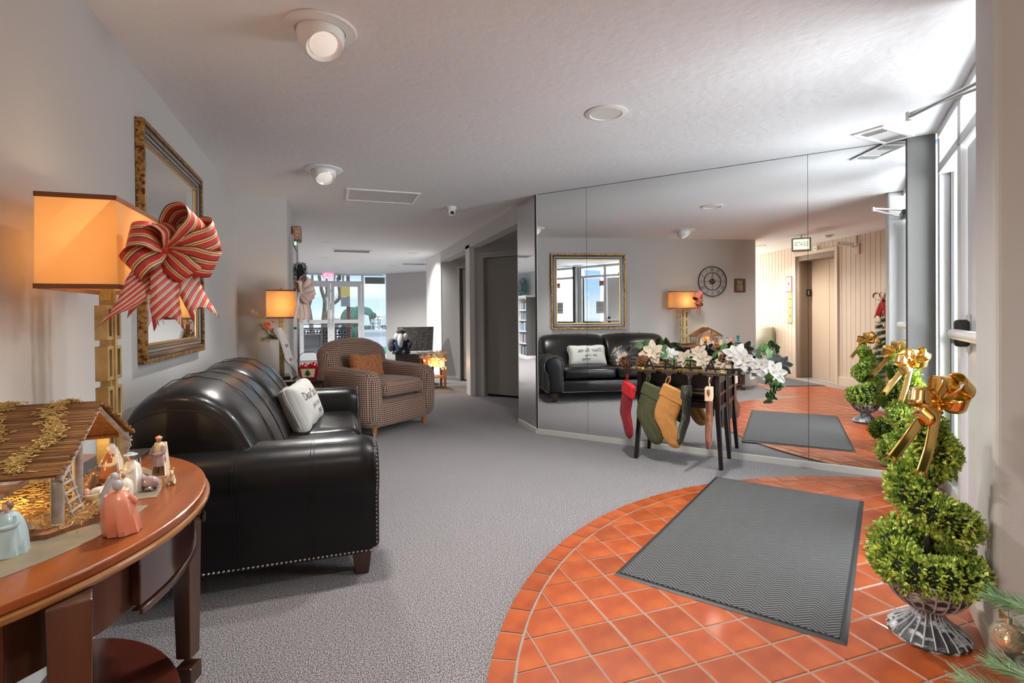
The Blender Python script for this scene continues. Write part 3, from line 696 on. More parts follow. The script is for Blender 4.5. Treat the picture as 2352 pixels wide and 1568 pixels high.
# ------------------------------------------------------------------ lamps
def shade_mat():
    m = bpy.data.materials.new('lit_lamp_shade'); m.use_nodes = True; nt = m.node_tree; b = nt.nodes['Principled BSDF']; L = nt.links.new
    b.inputs['Base Color'].default_value = (.62, .40, .20, 1); b.inputs['Roughness'].default_value = .9
    tl = _n(nt, 'ShaderNodeBsdfTranslucent'); tl.inputs[0].default_value = (.95, .52, .20, 1)
    mx = _n(nt, 'ShaderNodeMixShader'); mx.inputs[0].default_value = .62; o = nt.nodes['Material Output']
    L(b.outputs[0], mx.inputs[1]); L(tl.outputs[0], mx.inputs[2]); L(mx.outputs[0], o.inputs[0]); return m
M_shade = shade_mat(); M_shtrim = mat('shade_trim', (.20, .075, .03), .8); M_bulb = mat('bulb_glow', (1, .8, .5), .4, emit=(1, .75, .42), estr=5)
def lamp(label, loc, rz, sw, sd, watts):
    t = thing('table_lamp', label, 'lamp', loc, rz)
    MB().box(-.15, .15, -.075, .075, 0, .018).build('base', mat('bronze_base', (.06, .045, .035), .35, .6), t, bevel=.003)
    for r_ in range(4):
        z0 = .022 + r_ * .132
        for sx in (-1, 1):
            xa, xb = sorted((sx * .009, sx * .057)); w = .012; y = .018
            MB().box(xa, xa + w, -y, y, z0, z0 + .112).box(xb - w, xb, -y, y, z0, z0 + .112).box(xa + w, xb - w, -y, y, z0, z0 + w).box(xa + w, xb - w, -y, y, z0 + .112 - w, z0 + .112).build('link_frame', M_gold, t, bevel=.0015)
        if r_ < 3: MB().box(-.022, .022, -.012, .012, z0 + .108, z0 + .136).build('spacer', M_gold, t)
    MB().box(-.008, .008, -.022, .022, .018, .575).build('centre_bar', M_gold, t, bevel=.001)
    MB().box(-.018, .018, -.014, .014, .548, .60).build('neck', mat('brass_neck', (.62, .45, .16), .35, .8), t)
    z0, z1 = .575, .852; sh = MB(); th = .003
    a, b = sw / 2, sd / 2; a2, b2 = a * .985, b * .97
    def q(A, B, z): return [(-A, -B, z), (A, -B, z), (A, B, z), (-A, B, z)]
    v = q(a, b, z0) + q(a2, b2, z1); sh.add(v, [(0, 1, 5, 4), (1, 2, 6, 5), (2, 3, 7, 6), (3, 0, 4, 7)])
    so = sh.build('lamp_shade', M_shade, t)
    for z, A, B in ((z0, a, b), (z1, a2, b2)):
        MB().box(-A - .002, A + .002, -B - .002, -B + .001, z - (0 if z == z0 else .014), z + (.014 if z == z0 else 0)).box(-A - .002, A + .002, B - .001, B + .002, z - (0 if z == z0 else .014), z + (.014 if z == z0 else 0)).box(-A - .002, -A + .001, -B, B, z - (0 if z == z0 else .014), z + (.014 if z == z0 else 0)).box(A - .001, A + .002, -B, B, z - (0 if z == z0 else .014), z + (.014 if z == z0 else 0)).build('shade_trim', M_shtrim, so)
    MB().tube([(0, 0, .60), (0, 0, .862)], .003, 6).box(-a2, a2, -.002, .002, .842, .846).build('harp', M_alu, t)
    MB().lathe([(.012, .60), (.014, .64), (.034, .69), (.038, .72), (.028, .755), (.001, .77)], 14).build('bulb', M_bulb, t, smooth=True)
    MB().box(-.012, .012, -.012, .012, .858, .876).build('finial', M_gold, t)
    l = light('lamp_light', 'POINT', (0, 0, .725), watts, (1, .66, .34), shadow_soft_size=.04); l.parent = t
    return t
lamp('table lamp with gilt link column and amber shade on the half-round table', (-.70, 2.06, .722), R(90), .44, .20, 8)
lamp('smaller table lamp with square amber shade on the black side table', (-.475, 5.58, .626), R(95), .27, .265, 6)

# striped bow on the first lamp
M_str = stripe_mat('red_gold_stripe', (.50, .012, .012), (.80, .50, .20), (.06, .01, .01), 3.0, 0, .45, 0, .12)
M_strd = stripe_mat('red_gold_stripe_diagonal', (.50, .012, .012), (.82, .60, .38), (.10, .04, .02), 3.0, 12, .45, 0, .15)
def loop_bow(t, M, loops, tails, w, m1, m2, knot=.016, tw=1.0):
    for ang, ln, tilt, off, wd in loops:
        a = R(ang); d = Vector((math.cos(a), off, math.sin(a))).normalized(); nrm = Vector((-math.sin(a), 0, math.cos(a)))
        ax = (Vector((0, -1, 0)) * math.cos(R(tilt)) + nrm * math.sin(R(tilt)))
        side = d.cross(ax).normalized()
        pts = [Vector((0, 0, 0)), d * ln * .35 + side * ln * .24, d * ln * .8 + side * ln * .30, d * ln + side * 0, d * ln * .8 - side * ln * .30, d * ln * .35 - side * ln * .20, Vector((0, 0, 0))]
        ribbon('loop', pts, [ax * 1.0, ax, ax, ax, ax, ax, ax], w * wd, m1, t, M, crimp=(.28, .22, 1), n=6)
    for pts in tails:
        wv = pts[1]; ribbon('tail', pts[0], [Vector(x) for x in wv], w * tw, m2, t, M, crimp=(.3, .25), tip=True, n=6)
    MB().ell((0, -.008, 0), (knot, knot, knot * 1.3), 10, 6, M).build('knot', m1, t, smooth=True)
bw = thing('ribbon_bow', 'large red and gold striped ribbon bow on the near lamp shade', 'bow'); bw.matrix_world = T(-.505, 1.93, 1.425) @ Rz(R(36))
loop_bow(bw, None, [(62, .15, 62, -.25, 1.1), (28, .17, 70, -.1, 1.1), (-14, .15, 66, -.35, 1.1), (-50, .11, 60, -.4, 1), (160, .11, 65, -.3, 1.1), (212, .12, 60, -.25, 1.1), (110, .09, 55, -.5, 1)],
         [([(0, 0, 0), (-.06, -.02, -.07), (-.10, -.03, -.16), (-.125, -.02, -.20)], [(1, 0, .3), (1, 0, .3), (1, 0, .35), (1, 0, .4)]),
          ([(0, 0, 0), (-.01, -.03, -.09), (-.01, -.03, -.17), (.0, -.02, -.22)], [(1, 0, 0), (1, .2, 0), (1, .1, 0), (1, 0, 0)]),
          ([(0, 0, 0), (.05, -.01, -.07), (.085, 0, -.14), (.11, 0, -.19)], [(1, 0, -.2), (1, .2, -.1), (1, .2, .1), (1, .1, .2)])], .088, M_str, M_strd)

# framed mirror on the left wall
fm = thing('framed_mirror', 'large wall mirror in a dark and gilt moulded frame above the loveseat', 'mirror', (-.893, 3.58, 1.585))
FWd, FH = .61, .60
def frame_ring(x0, x1, o, i_, m_, nm, bev=.003):
    mb = MB()
    for (ya, yb, za, zb) in ((-FWd + o, FWd - o, FH - i_, FH - o), (-FWd + o, FWd - o, -FH + o, -FH + i_), (-FWd + o, -FWd + i_, -FH + i_, FH - i_), (FWd - i_, FWd - o, -FH + i_, FH - i_)):
        mb.box(x0, x1, ya, yb, za, zb)
    return mb.build(nm, m_, fm, bevel=bev)
M_gilt = mat('mottled_gilt', (.50, .28, .08), .4, .6, col2=(.12, .03, .01), nscale=60, ncon=(.4, .62), bump=.4, bscale=120)
frame_ring(.001, .040, 0, .022, M_gilt, 'gilt_edge')
frame_ring(.001, .034, .022, .050, mat('frame_dark', (.035, .022, .018), .25, coat=.5), 'dark_moulding', .008)
frame_ring(.001, .026, .050, .066, mat('frame_silver', (.38, .33, .27), .3, .7), 'silver_bead', .005)
frame_ring(.001, .020, .066, .085, mat('frame_dark_inner', (.05, .035, .03), .3, coat=.5), 'inner_moulding', .005)
frame_ring(.001, .016, .085, .100, mat('gilt_inner', (.60, .38, .14), .35, .8), 'inner_gilt', .003)
MB().box(.002, .009, -FWd + .10, FWd - .10, -FH + .10, FH - .10).build('mirror_glass', M_mirror, fm)
# clock
ck = thing('wall_clock', 'round open wrought-iron wall clock with roman numerals', 'clock', (-.893, 1.475, 1.745))
M_iron = mat('dark_iron', (.035, .03, .027), .5, .5)
def ring(r, w, mb, x=.02, d=.006):
    n = 48; R_ = []
    for rr, xx in ((r - w / 2, x - d), (r + w / 2, x - d), (r + w / 2, x + d), (r - w / 2, x + d)): R_.append([(xx, rr * math.cos(2 * math.pi * k / n), rr * math.sin(2 * math.pi * k / n)) for k in range(n)])
    return mb.loft([R_[0], R_[1], R_[2], R_[3], R_[0]], caps=False)
ring(.245, .012, MB()).build('outer_ring', M_iron, ck); ring(.145, .009, MB()).build('inner_ring', M_iron, ck)
for k in range(4):
    a = k * math.pi / 2; MB().tube([(.02, 0, 0), (.02, .145 * math.cos(a), .145 * math.sin(a))], .0035, 6).build('spoke', M_iron, ck)
M_num = mat('numeral_metal', (.25, .24, .24), .4, .5)
for k, s_ in enumerate(('XII', 'I', 'II', 'III', 'IIII', 'V', 'VI', 'VII', 'VIII', 'IX', 'X', 'XI')):
    a = -R(30 * k)
    text(s_, .085, M_num, 'numeral', ck, T(.02, 0, 0) @ Rz(R(90)) @ Rx(R(90)) @ Rz(a) @ T(0, .195, 0) @ Sc(.55, 1, 1), .004)
MB().lathe([(.048, 0), (.048, .008), (.001, .010)], 24, M=T(.012, 0, 0) @ Ry(R(90))).build('hub', mat('hub_bronze', (.10, .07, .04), .4, .6), ck, smooth=True)
MB().tube([(.026, 0, 0), (.026, -.055, .028)], .003, 5).tube([(.028, 0, 0), (.028, .05, .03)], .0022, 5).build('hand', mat('brass_hand', (.6, .42, .15), .3, .8), ck)
pf = thing('small_picture', 'small brown framed picture between the clock and the end of the wall', 'picture', (-.893, .985, 1.68))
MB().box(.001, .018, -.095, .095, .085, .11).box(.001, .018, -.095, .095, -.11, -.085).box(.001, .018, -.095, -.055, -.085, .085).box(.001, .018, .055, .095, -.085, .085).build('frame', mat('carved_brown', (.14, .05, .025), .5, bump=.5, bscale=80), pf, bevel=.003)
MB().box(.001, .010, -.055, .055, -.085, .085).build('print', mat('sepia_print', (.42, .33, .2), .6, col2=(.15, .12, .08), nscale=30), pf)
MB().tube([(.006, -.01, .11), (.006, 0, .135), (.006, .01, .11)], .002, 5).build('hook', M_iron, pf)
# ------------------------------------------------------------------ half-round console table
TZ = .722
ct = thing('console_table', 'cherry half-round console table with slate inlays along the near wall', 'table', (-.893, 1.62, 0))
def half(a, b, n=40, x0=0.0): return [(x0 + b * math.sin(math.pi * k / n), -a * math.cos(math.pi * k / n)) for k in range(n + 1)]
MB().prism(half(.66, .545), TZ - .020, TZ).build('tabletop', M_wood, ct, bevel=.004)
MB().prism(half(.668, .555), TZ - .036, TZ - .020).build('edge_moulding', M_wood2, ct, bevel=.007, seg=3)
def sector(a, b, t0, t1, r0, r1, n=14):
    o = [(b * r1 * math.sin(t), -a * r1 * math.cos(t)) for t in [t0 + (t1 - t0) * k / n for k in range(n + 1)]]
    i = [(b * r0 * math.sin(t), -a * r0 * math.cos(t)) for t in [t1 - (t1 - t0) * k / n for k in range(n + 1)]]
    return o + i
for (t0, t1) in ((4, 86.5), (93.5, 176)):
    MB().prism(sector(.66, .545, R(t0), R(t1), .12, .80), TZ - .003, TZ + .0012).build('slate_inlay', M_slate, ct)
# apron with drawers: pieces between the legs
def arc_piece(a, b, t0, t1, th, z0, z1, n=12):
    o = [(b * math.sin(t), -a * math.cos(t)) for t in [t0 + (t1 - t0) * k / n for k in range(n + 1)]]
    i = [((b - th) * math.sin(t), -(a - th) * math.cos(t)) for t in [t1 - (t1 - t0) * k / n for k in range(n + 1)]]
    return MB().prism(o + i, z0, z1)
arc_piece(.605, .49, R(1), R(179), .02, TZ - .175, TZ - .036, 30).build('apron', M_wood3, ct, smooth=True)
M_face = mat('mahogany_drawer_face', (.03, .012, .010), .16, col2=(.07, .026, .018), nscale=4, stretch=(1, .3, 3), coat=.8)
for (t0, t1) in ((8, 42), (68, 122), (138, 172)):
    d = arc_piece(.628, .513, R(t0), R(t1), .024, TZ - .165, TZ - .045).build('drawer', M_face, ct, smooth=True, bevel=.003)
    arc_piece(.634, .519, R(t0), R(t1), .012, TZ - .185, TZ - .168).build('drawer_bead', M_wood3, ct, smooth=True, bevel=.004)
    if t0 == 68:
        t_ = R(103); M_k = T(.513 * math.sin(t_), -.628 * math.cos(t_), TZ - .105) @ Rz(math.atan2(-.628 * math.cos(t_), .513 * math.sin(t_))) @ Ry(R(90))
        MB().lathe([(.006, 0), (.006, .014), (.016, .020), (.017, .026), (.010, .030), (.001, .031)], 16, M=M_k).build('knob', mat('bronze_knob', (.10, .08, .07), .3, .9), d, smooth=True)
for (x, y, a) in ((.42, -.425, 20), (.425, .37, -20), (.045, -.60, 0), (.045, .60, 0)):
    c = Matrix.Rotation(R(a), 4, 'Z')
    MB().loft([[(-.024, -.026, .085), (.024, -.026, .085), (.024, .026, .085), (-.024, .026, .085)], [(-.034, -.036, TZ - .036), (.034, -.036, TZ - .036), (.034, .036, TZ - .036), (-.034, .036, TZ - .036)]], M=T(x, y, 0) @ c).build('leg', M_wood3, ct, bevel=.003)
    MB().box(-.028, .028, -.03, .03, 0, .055, T(x, y, 0) @ c).build('foot', M_darkwood, ct, bevel=.003)
MB().prism(half(.60, .475), .056, .086).build('lower_shelf', mat('dark_red_shelf', (.055, .012, .007), .22, col2=(.09, .02, .012), nscale=4, coat=.5), ct, bevel=.006)

cd_ = thing('lamp_cord', 'black lamp cord hanging behind the half-round console table', 'cord'); MB().tube(bez([(-.84, 1.30, .70), (-.845, 1.30, .45), (-.835, 1.27, .2), (-.84, 1.24, .01)], 6), .004, 6).build('cable', M_black, cd_, smooth=True)
# ------------------------------------------------------------------ stable
st = thing('nativity_stable', 'straw and twig model stable with pitched roof on the console table', 'stable', (-.70, 1.68, TZ + .0015))
M_twig = mat('roof_twig', (.17, .075, .025), .7, col2=(.34, .17, .06), nscale=30, stretch=(.3, 3, 3), rnd=.35)
M_twig2 = mat('grey_stick', (.25, .20, .17), .7, col2=(.36, .31, .27), nscale=40, bump=.4, bscale=90)
M_straw = mat('straw', (.42, .26, .07), .8, col2=(.60, .42, .15), nscale=60)
M_bark = mat('brown_board', (.16, .06, .02), .7, col2=(.25, .10, .035), nscale=30, stretch=(3, 3, .3))
MB().prism([(-.15, -.26), (.10, -.26), (.165, -.18), (.165, .18), (.12, .24), (-.15, .24)], 0, .010).build('base_board', M_bark, st)
rn = random.Random(3)
def straw_mat(name, pts, n, parent, zf, L=.022):
    mb = MB()
    for _ in range(n):
        x, y = pts(rn); z = zf(x, y) + rn.uniform(0, .006); a = rn.uniform(0, 6.28); e = rn.uniform(-.35, .45); l = rn.uniform(.5, 1) * L / 2; w = .0011
        d = Vector((math.cos(a) * math.cos(e), math.sin(a) * math.cos(e), math.sin(e))); s = Vector((-math.sin(a), math.cos(a), 0)) * w; u = Vector((0, 0, w))
        c = Vector((x, y, z)); mb.loft([[c - d * l - s, c - d * l + s, c - d * l + u * 1.6], [c + d * l - s, c + d * l + s, c + d * l + u * 1.6]], True)
    return tag(mb.build(name, M_straw, parent, recalc=False), kind='stuff')
straw_mat('straw_floor', lambda r_: (r_.uniform(-.14, .15), r_.uniform(-.24, .22)), 900, st, lambda x, y: .012)
RZ, EZ, HW = .262, .135, .225
def roof_z(y): return RZ - (RZ - EZ) * abs(y) / HW
x0r, x1r = -.155, .115
for sg in (-1, 1):
    MB().add([(x0r + .01, 0, RZ - .006), (x1r - .012, 0, RZ - .006), (x1r - .012, sg * HW, EZ - .006), (x0r + .01, sg * HW, EZ - .006), (x0r + .01, 0, RZ - .010), (x1r - .012, 0, RZ - .010), (x1r - .012, sg * HW, EZ - .010), (x0r + .01, sg * HW, EZ - .010)], [(0, 1, 2, 3), (7, 6, 5, 4), (0, 4, 5, 1), (1, 5, 6, 2), (2, 6, 7, 3), (3, 7, 4, 0)]).build('roof_board', M_bark, st)
    n_ = 40; tw = None
    for k in range(n_):
        f = (k + .5) / n_; y = sg * HW * f * 1.03; z = roof_z(y) + .001
        if tw is None: tw = MB().tube([(x0r, 0, 0), (x1r, 0, 0)], .0034, 5).build('twig', M_twig, st); o = tw
        else: o = tw.copy(); COL.objects.link(o)
        o.location = (rn.uniform(-.006, .006), y, z); o.rotation_euler = (rn.uniform(0, 3), 0, rn.uniform(-.01, .01))
def band(c, w): return lambda r_: (lambda y: (c + .02 * math.sin(y * 40) + r_.gauss(0, w), y))(r_.uniform(-HW, .01))
straw_mat('straw_band', band(.035, .012), 900, st, lambda x, y: roof_z(y) + .006, .018)
straw_mat('straw_band', band(-.085, .014), 900, st, lambda x, y: roof_z(y) + .006, .018)
for (x, y, h, r_) in ((.095, -.205, .14, .0125), (.095, .205, .14, .0125), (-.13, -.205, .14, .010), (-.13, .205, .14, .010), (.075, -.05, .225, .011)):
    MB().tube([(x, y, .008), (x + .001, y, h * .5), (x, y, h)], r_, 10).build('post', M_twig2, st, smooth=True)
for a, b in (((.105, -.215, RZ - .15), (.105, 0, RZ - .016)), ((.105, .215, RZ - .15), (.105, 0, RZ - .016))): MB().tube([a, b], .006, 6).build('gable_rafter', M_twig2, st)
MB().tube([(-.13, -.205, .125), (.10, -.205, .13)], .005, 6).tube([(-.13, .205, .125), (.10, .205, .13)], .005, 6).build('side_beam', M_bark, st)
MB().tube([(-.135, -.19, .14), (.06, -.225, .012)], .0065, 7).build('diagonal_brace', M_twig2, st)
mb = MB()
for k in range(13): mb.box(-.145, -.141, -.20 + k * .0175, -.20 + k * .0175 + .011, .01, .13)
mb.build('slatted_back', M_bark, st)
mb = MB()
for k in range(5): mb.box(-.12 + k * .018, -.108 + k * .018, -.209, -.204, .01, .085)
mb.build('slatted_side', M_bark, st)
MB().box(-.13, .0, -.23, -.12, .086, .092, T(0, 0, 0)).build('lean_to_roof', M_twig2, st)
ld = MB()
for y in (-.165, -.115): ld.tube([(.11, y, .01), (.07, y + .02, .12)], .0035, 6)
for k in range(5):
    f = .12 + k * .19; ld.tube([(.11 - .04 * f, -.172 + .02 * f, .01 + .11 * f), (.11 - .04 * f, -.108 + .02 * f, .01 + .11 * f)], .004, 6)
ld.build('ladder', M_twig2, st, smooth=True)
fl = MB(); 
for _ in range(26): fl.ell((.10 + rn.gauss(0, .006), -.20 + rn.gauss(0, .012), .125 + rn.gauss(0, .01)), .0035, 6, 4)
for _ in range(16): fl.ell((.105 + rn.gauss(0, .004), .215 + rn.gauss(0, .006), .11 + rn.gauss(0, .014)), .003, 6, 4)
tag(fl.build('dried_flowers', mat('dried_cream', (.5, .42, .3), .8), st), kind='stuff')

# ------------------------------------------------------------------ ceramic figures
def cm(n, c, r_=.3): return mat(n, c, r_, coat=.4)
C_pink = cm('glaze_pink', (.72, .27, .17)); C_white = cm('glaze_white', (.72, .66, .58)); C_skin = cm('glaze_skin', (.70, .42, .30)); C_blue = cm('glaze_blue', (.42, .58, .62))
C_brown = cm('glaze_brown', (.26, .14, .09)); C_cream = cm('glaze_cream', (.74, .62, .42)); C_mauve = cm('glaze_mauve', (.34, .24, .26)); C_hair = cm('glaze_hair', (.22, .12, .08)); C_grey = cm('glaze_grey', (.42, .42, .46)); C_rust = cm('glaze_rust', (.35, .11, .05))
FZ = TZ + .0015
def robe(mb, H, r0, r1, kneel=0, lean=0, folds=9, M=None, rs=1.0):
    n = 28; rings = []
    for k in range(13):
        f = k / 12; z = f * H
        r_ = r0 + (r1 - r0) * f ** .8 + .10 * r0 * math.sin(f * math.pi)
        if f > .86: r_ *= 1 - (f - .86) * 2.6
        off = -kneel * (1 - f) ** 2 + lean * f
        rings.append([((r_ * (1 + .10 * (1 - f) * math.sin(folds * q + k * .15))) * math.cos(q), off + (r_ * rs * (1 + .10 * (1 - f) * math.cos(folds * q))) * math.sin(q), z) for q in [2 * math.pi * j / n for j in range(n)]])
    return mb.loft(rings, M=M)
def figure(label, x, y, rz, H, r0, r1, robe_m, head_m, hair_m, cape_m=None, kneel=0, lean=0, hat=None, skirt=False, z=0.0, group=None):
    t = thing('nativity_figurine', label, 'figurine', (x, y, FZ + z), rz, group or 'ceramic nativity figurines')
    hs = H * .13 if not kneel else H * .16; bh = H - hs * 1.75
    if skirt:
        robe(MB(), bh * .45, r0 * .9, r1 * 1.05, 0, 0, 12, T(0, 0, bh * .33)).build('tunic', robe_m, t, smooth=True)
        robe(MB(), bh * .40, r1 * .95, r1 * .7, 0, 0, 5, T(0, 0, bh * .62)).build('torso', cape_m or robe_m, t, smooth=True)
        for s_ in (-1, 1): MB().tube([(s_ * r1 * .45, 0, .004), (s_ * r1 * .45, 0, bh * .2), (s_ * r1 * .4, 0, bh * .4)], [H * .035, H * .03, H * .04], 8).ell((s_ * r1 * .45, -.005, .004), (H * .035, H * .06, .005), 8, 5).build('leg', C_brown, t, smooth=True)
        MB().lathe([(r0 * 1.0, 0), (r0 * 1.0, .003)], 16).build('plinth', C_cream, t)
    else: robe(MB(), bh, r0, r1, kneel, lean, M=None).build('robe', robe_m, t, smooth=True)
    if cape_m:
        rings = []
        for k in range(9):
            f = k / 8; zz = bh * (.04 + .95 * f); rr = (r0 + (r1 - r0) * f) * 1.08
            rings.append([(rr * math.cos(q), lean * f + .004 + rr * math.sin(q), zz) for q in [math.pi * (-.12 + 1.24 * j / 12) for j in range(13)]] + [((rr - .003) * math.cos(q), lean * f + .004 + (rr - .003) * math.sin(q), zz) for q in [math.pi * (1.12 - 1.24 * j / 12) for j in range(13)]])
        MB().loft(rings).build('cape', cape_m, t, smooth=True)
    hz = bh + hs * .62; hy = lean - hs * .08
    hd_ = MB().ell((0, hy, hz), (hs * .42, hs * .46, hs * .56), 14, 10).tube([(0, lean, bh * .93), (0, hy, hz - hs * .2)], hs * .24, 8).ell((0, hy - hs * .46, hz - hs * .02), (hs * .06, hs * .10, hs * .10), 6, 4)
    hd_.build('head', head_m, t, smooth=True)
    if hair_m: MB().ell((0, hy + hs * .10, hz + hs * .08), (hs * .50, hs * .50, hs * .58), 14, 10).build('hair', hair_m, t, smooth=True)
    if hat:
        if hat[0] == 'brim': MB().lathe([(hs * .9, 0), (hs * .92, .002), (hs * .5, .004), (hs * .46, hs * .35), (hs * .2, hs * .42), (.0005, hs * .43)], 16, (0, hy, hz + hs * .25)).build('hat', hat[1], t, smooth=True)
        if hat[0] == 'turban': MB().ell((0, hy, hz + hs * .32), (hs * .58, hs * .58, hs * .28), 12, 6).ell((0, hy, hz + hs * .52), (hs * .3, hs * .3, hs * .18), 8, 5).build('turban', hat[1], t, smooth=True)
        if hat[0] == 'veil':
            MB().ell((0, hy + hs * .12, hz + hs * .05), (hs * .56, hs * .58, hs * .66), 14, 10).tube([(0, hy + hs * .3, hz), (0, lean + r1 * .9, bh * .72), (0, lean + r0 * .8 - kneel * .5, bh * .3)], [hs * .55, r1 * .95, r0 * .6], 12).build('veil', hat[1], t, smooth=True)
        if hat[0] == 'crown': MB().lathe([(hs * .42, 0), (hs * .50, hs * .5), (hs * .44, hs * .5), (hs * .36, 0)], 9, (0, hy, hz + hs * .3)).build('crown', hat[1], t)
    for s_ in (-1, 1):
        MB().tube(bez([(s_ * r1 * .9, lean, bh * .90), (s_ * r1 * 1.25, lean - r1 * .5, bh * .72), (s_ * r1 * .35, lean - r1 * 1.5, bh * .70)], 4), [H * .05] * 4 + [H * .045] * 3 + [H * .035] * 2, 8).build('sleeve', cape_m if (cape_m and not skirt) else robe_m, t, smooth=True)
        h_ = MB().ell((s_ * r1 * .28, lean - r1 * 1.62, bh * .71), (H * .022, H * .032, H * .022), 8, 5)
        for q in range(4): h_.tube([(s_ * r1 * .28 + (q - 1.5) * H * .009, lean - r1 * 1.7, bh * .71), (s_ * r1 * .28 + (q - 1.5) * H * .009, lean - r1 * 1.98, bh * .715)], H * .006, 5)
        h_.build('hand', head_m, t, smooth=True)
    return t
Gf = 'ceramic nativity figurines'
figure('pink robed ceramic king with veil, seen from behind, nearest the table edge', -.462, 1.392, R(165), .132, .036, .024, C_pink, C_skin, C_grey, None, .018, -.004)
figure('kneeling ceramic figurine in cream and grey beside the pink robed king', -.520, 1.535, R(120), .112, .030, .017, C_cream, C_skin, None, None, .016, -.006, ('veil', C_grey))
figure('ceramic child in a pale blue smock at the near corner of the stable', -.640, 1.365, R(-20), .118, .034, .019, C_blue, C_skin, C_hair, None, .006, -.004)
figure('veiled ceramic mother in cream and rust standing by the crib', -.605, 1.80, R(-35), .135, .028, .017, C_rust, C_skin, None, C_cream, .008, -.006, ('veil', C_white))
figure('ceramic shepherd with a pale blue brimmed hat', -.536, 1.735, R(-60), .118, .028, .017, C_white, C_skin, C_hair, None, .006, -.004, ('brim', C_blue))
figure('tall ceramic king in cream cape, striped tunic and pink turban', -.508, 1.868, R(-30), .132, .024, .016, C_mauve, C_brown, None, C_cream, 0, 0, ('turban', C_pink), True)
figure('kneeling cream ceramic figurine with a lamb in front of the blue-hatted shepherd', -.532, 1.665, R(-80), .075, .027, .015, C_white, C_skin, C_mauve, None, .012, -.004)
def animal(label, x, y, rz, s, m_, pose='lie', ears=.5, name='nativity_animal'):
    t = thing(name, label, 'figurine', (x, y, FZ), rz, Gf)
    b = MB().ell((0, 0, .42 * s), (.32 * s, .55 * s, .36 * s), 14, 10).ell((0, -.42 * s, .52 * s), (.24 * s, .26 * s, .32 * s), 12, 8)
    b.tube([(0, -.45 * s, .6 * s), (0, -.62 * s, .95 * s), (0, -.66 * s, 1.1 * s)], [.22 * s, .15 * s, .13 * s], 10).ell((0, -.74 * s, 1.12 * s), (.14 * s, .25 * s, .16 * s), 12, 8).ell((0, -.93 * s, 1.04 * s), (.09 * s, .12 * s, .09 * s), 10, 6)
    for q in (-1, 1):
        b.tube([(q * .2 * s, -.3 * s, .12 * s), (q * .22 * s, -.75 * s, .08 * s)], [.10 * s, .07 * s], 8).tube([(q * .26 * s, .3 * s, .16 * s), (q * .3 * s, -.05 * s, .08 * s)], [.14 * s, .08 * s], 8)
    b.tube([(0, .5 * s, .4 * s), (.1 * s, .62 * s, .2 * s), (.2 * s, .5 * s, .06 * s)], .035 * s, 6)
    b.build('body', m_, t, smooth=True)
    for q in (-1, 1): MB().ell((q * .13 * s, -.62 * s, (1.2 + ears * .3) * s), (.05 * s, .04 * s, ears * .32 * s), 8, 6).build('ear', m_, t, smooth=True)
    return t
animal('grey-brown ceramic donkey lying among the figurines', -.495, 1.735 - .005, R(-110), .050, C_mauve, ears=1)
animal('small cream ceramic lamb at the far edge of the slate inlay', -.455, 1.775, R(20), .034, C_cream, ears=.5)
animal('brown ceramic ox lying under the stable roof', -.655, 1.74, R(60), .055, C_hair, ears=.35)
cb = thing('crib_figurine', 'cream ceramic crib with the swaddled infant', 'figurine', (-.598, 1.665, FZ), R(-40), Gf)
MB().lathe([(.020, 0), (.026, .012), (.030, .026), (.022, .026), (.016, .018)], 14, sc=(1, 1.3)).build('crib', C_cream, cb, smooth=True)
MB().ell((0, .004, .028), (.012, .022, .010), 10, 6).build('swaddling', C_white, cb, smooth=True); MB().ell((0, -.024, .033), .009, 10, 7).build('head', C_skin, cb, smooth=True)
bt = thing('boot_ornament', 'turquoise cowboy boot ornament on the far end of the console table', 'ornament', (-.76, 1.10, TZ), R(60))
M_teal = mat('turquoise_glaze', (.02, .32, .36), .3, col2=(.35, .42, .42), nscale=40, ncon=(.55, .62), coat=.5)
MB().lathe([(.022, .02), (.021, .05), (.024, .09), (.032, .125), (.034, .128), (.030, .128), (.02, .08)], 16, sc=(1, .8)).build('boot_shaft', M_teal, bt, smooth=True)
MB().rbox((.022, 0, .020), (.048, .019, .014), .013, 4, (0, 0, 0, 0, 0, .008)).build('foot', M_teal, bt, smooth=True); MB().box(-.024, -.002, -.014, .014, 0, .010).box(.008, .066, -.016, .016, 0, .004).build('sole', M_darkwood, bt)
# lights shining in the stable
l = light('stable_light', 'POINT', (-.80, 1.60, TZ + .09), .9, (1, .72, .3), shadow_soft_size=.01)

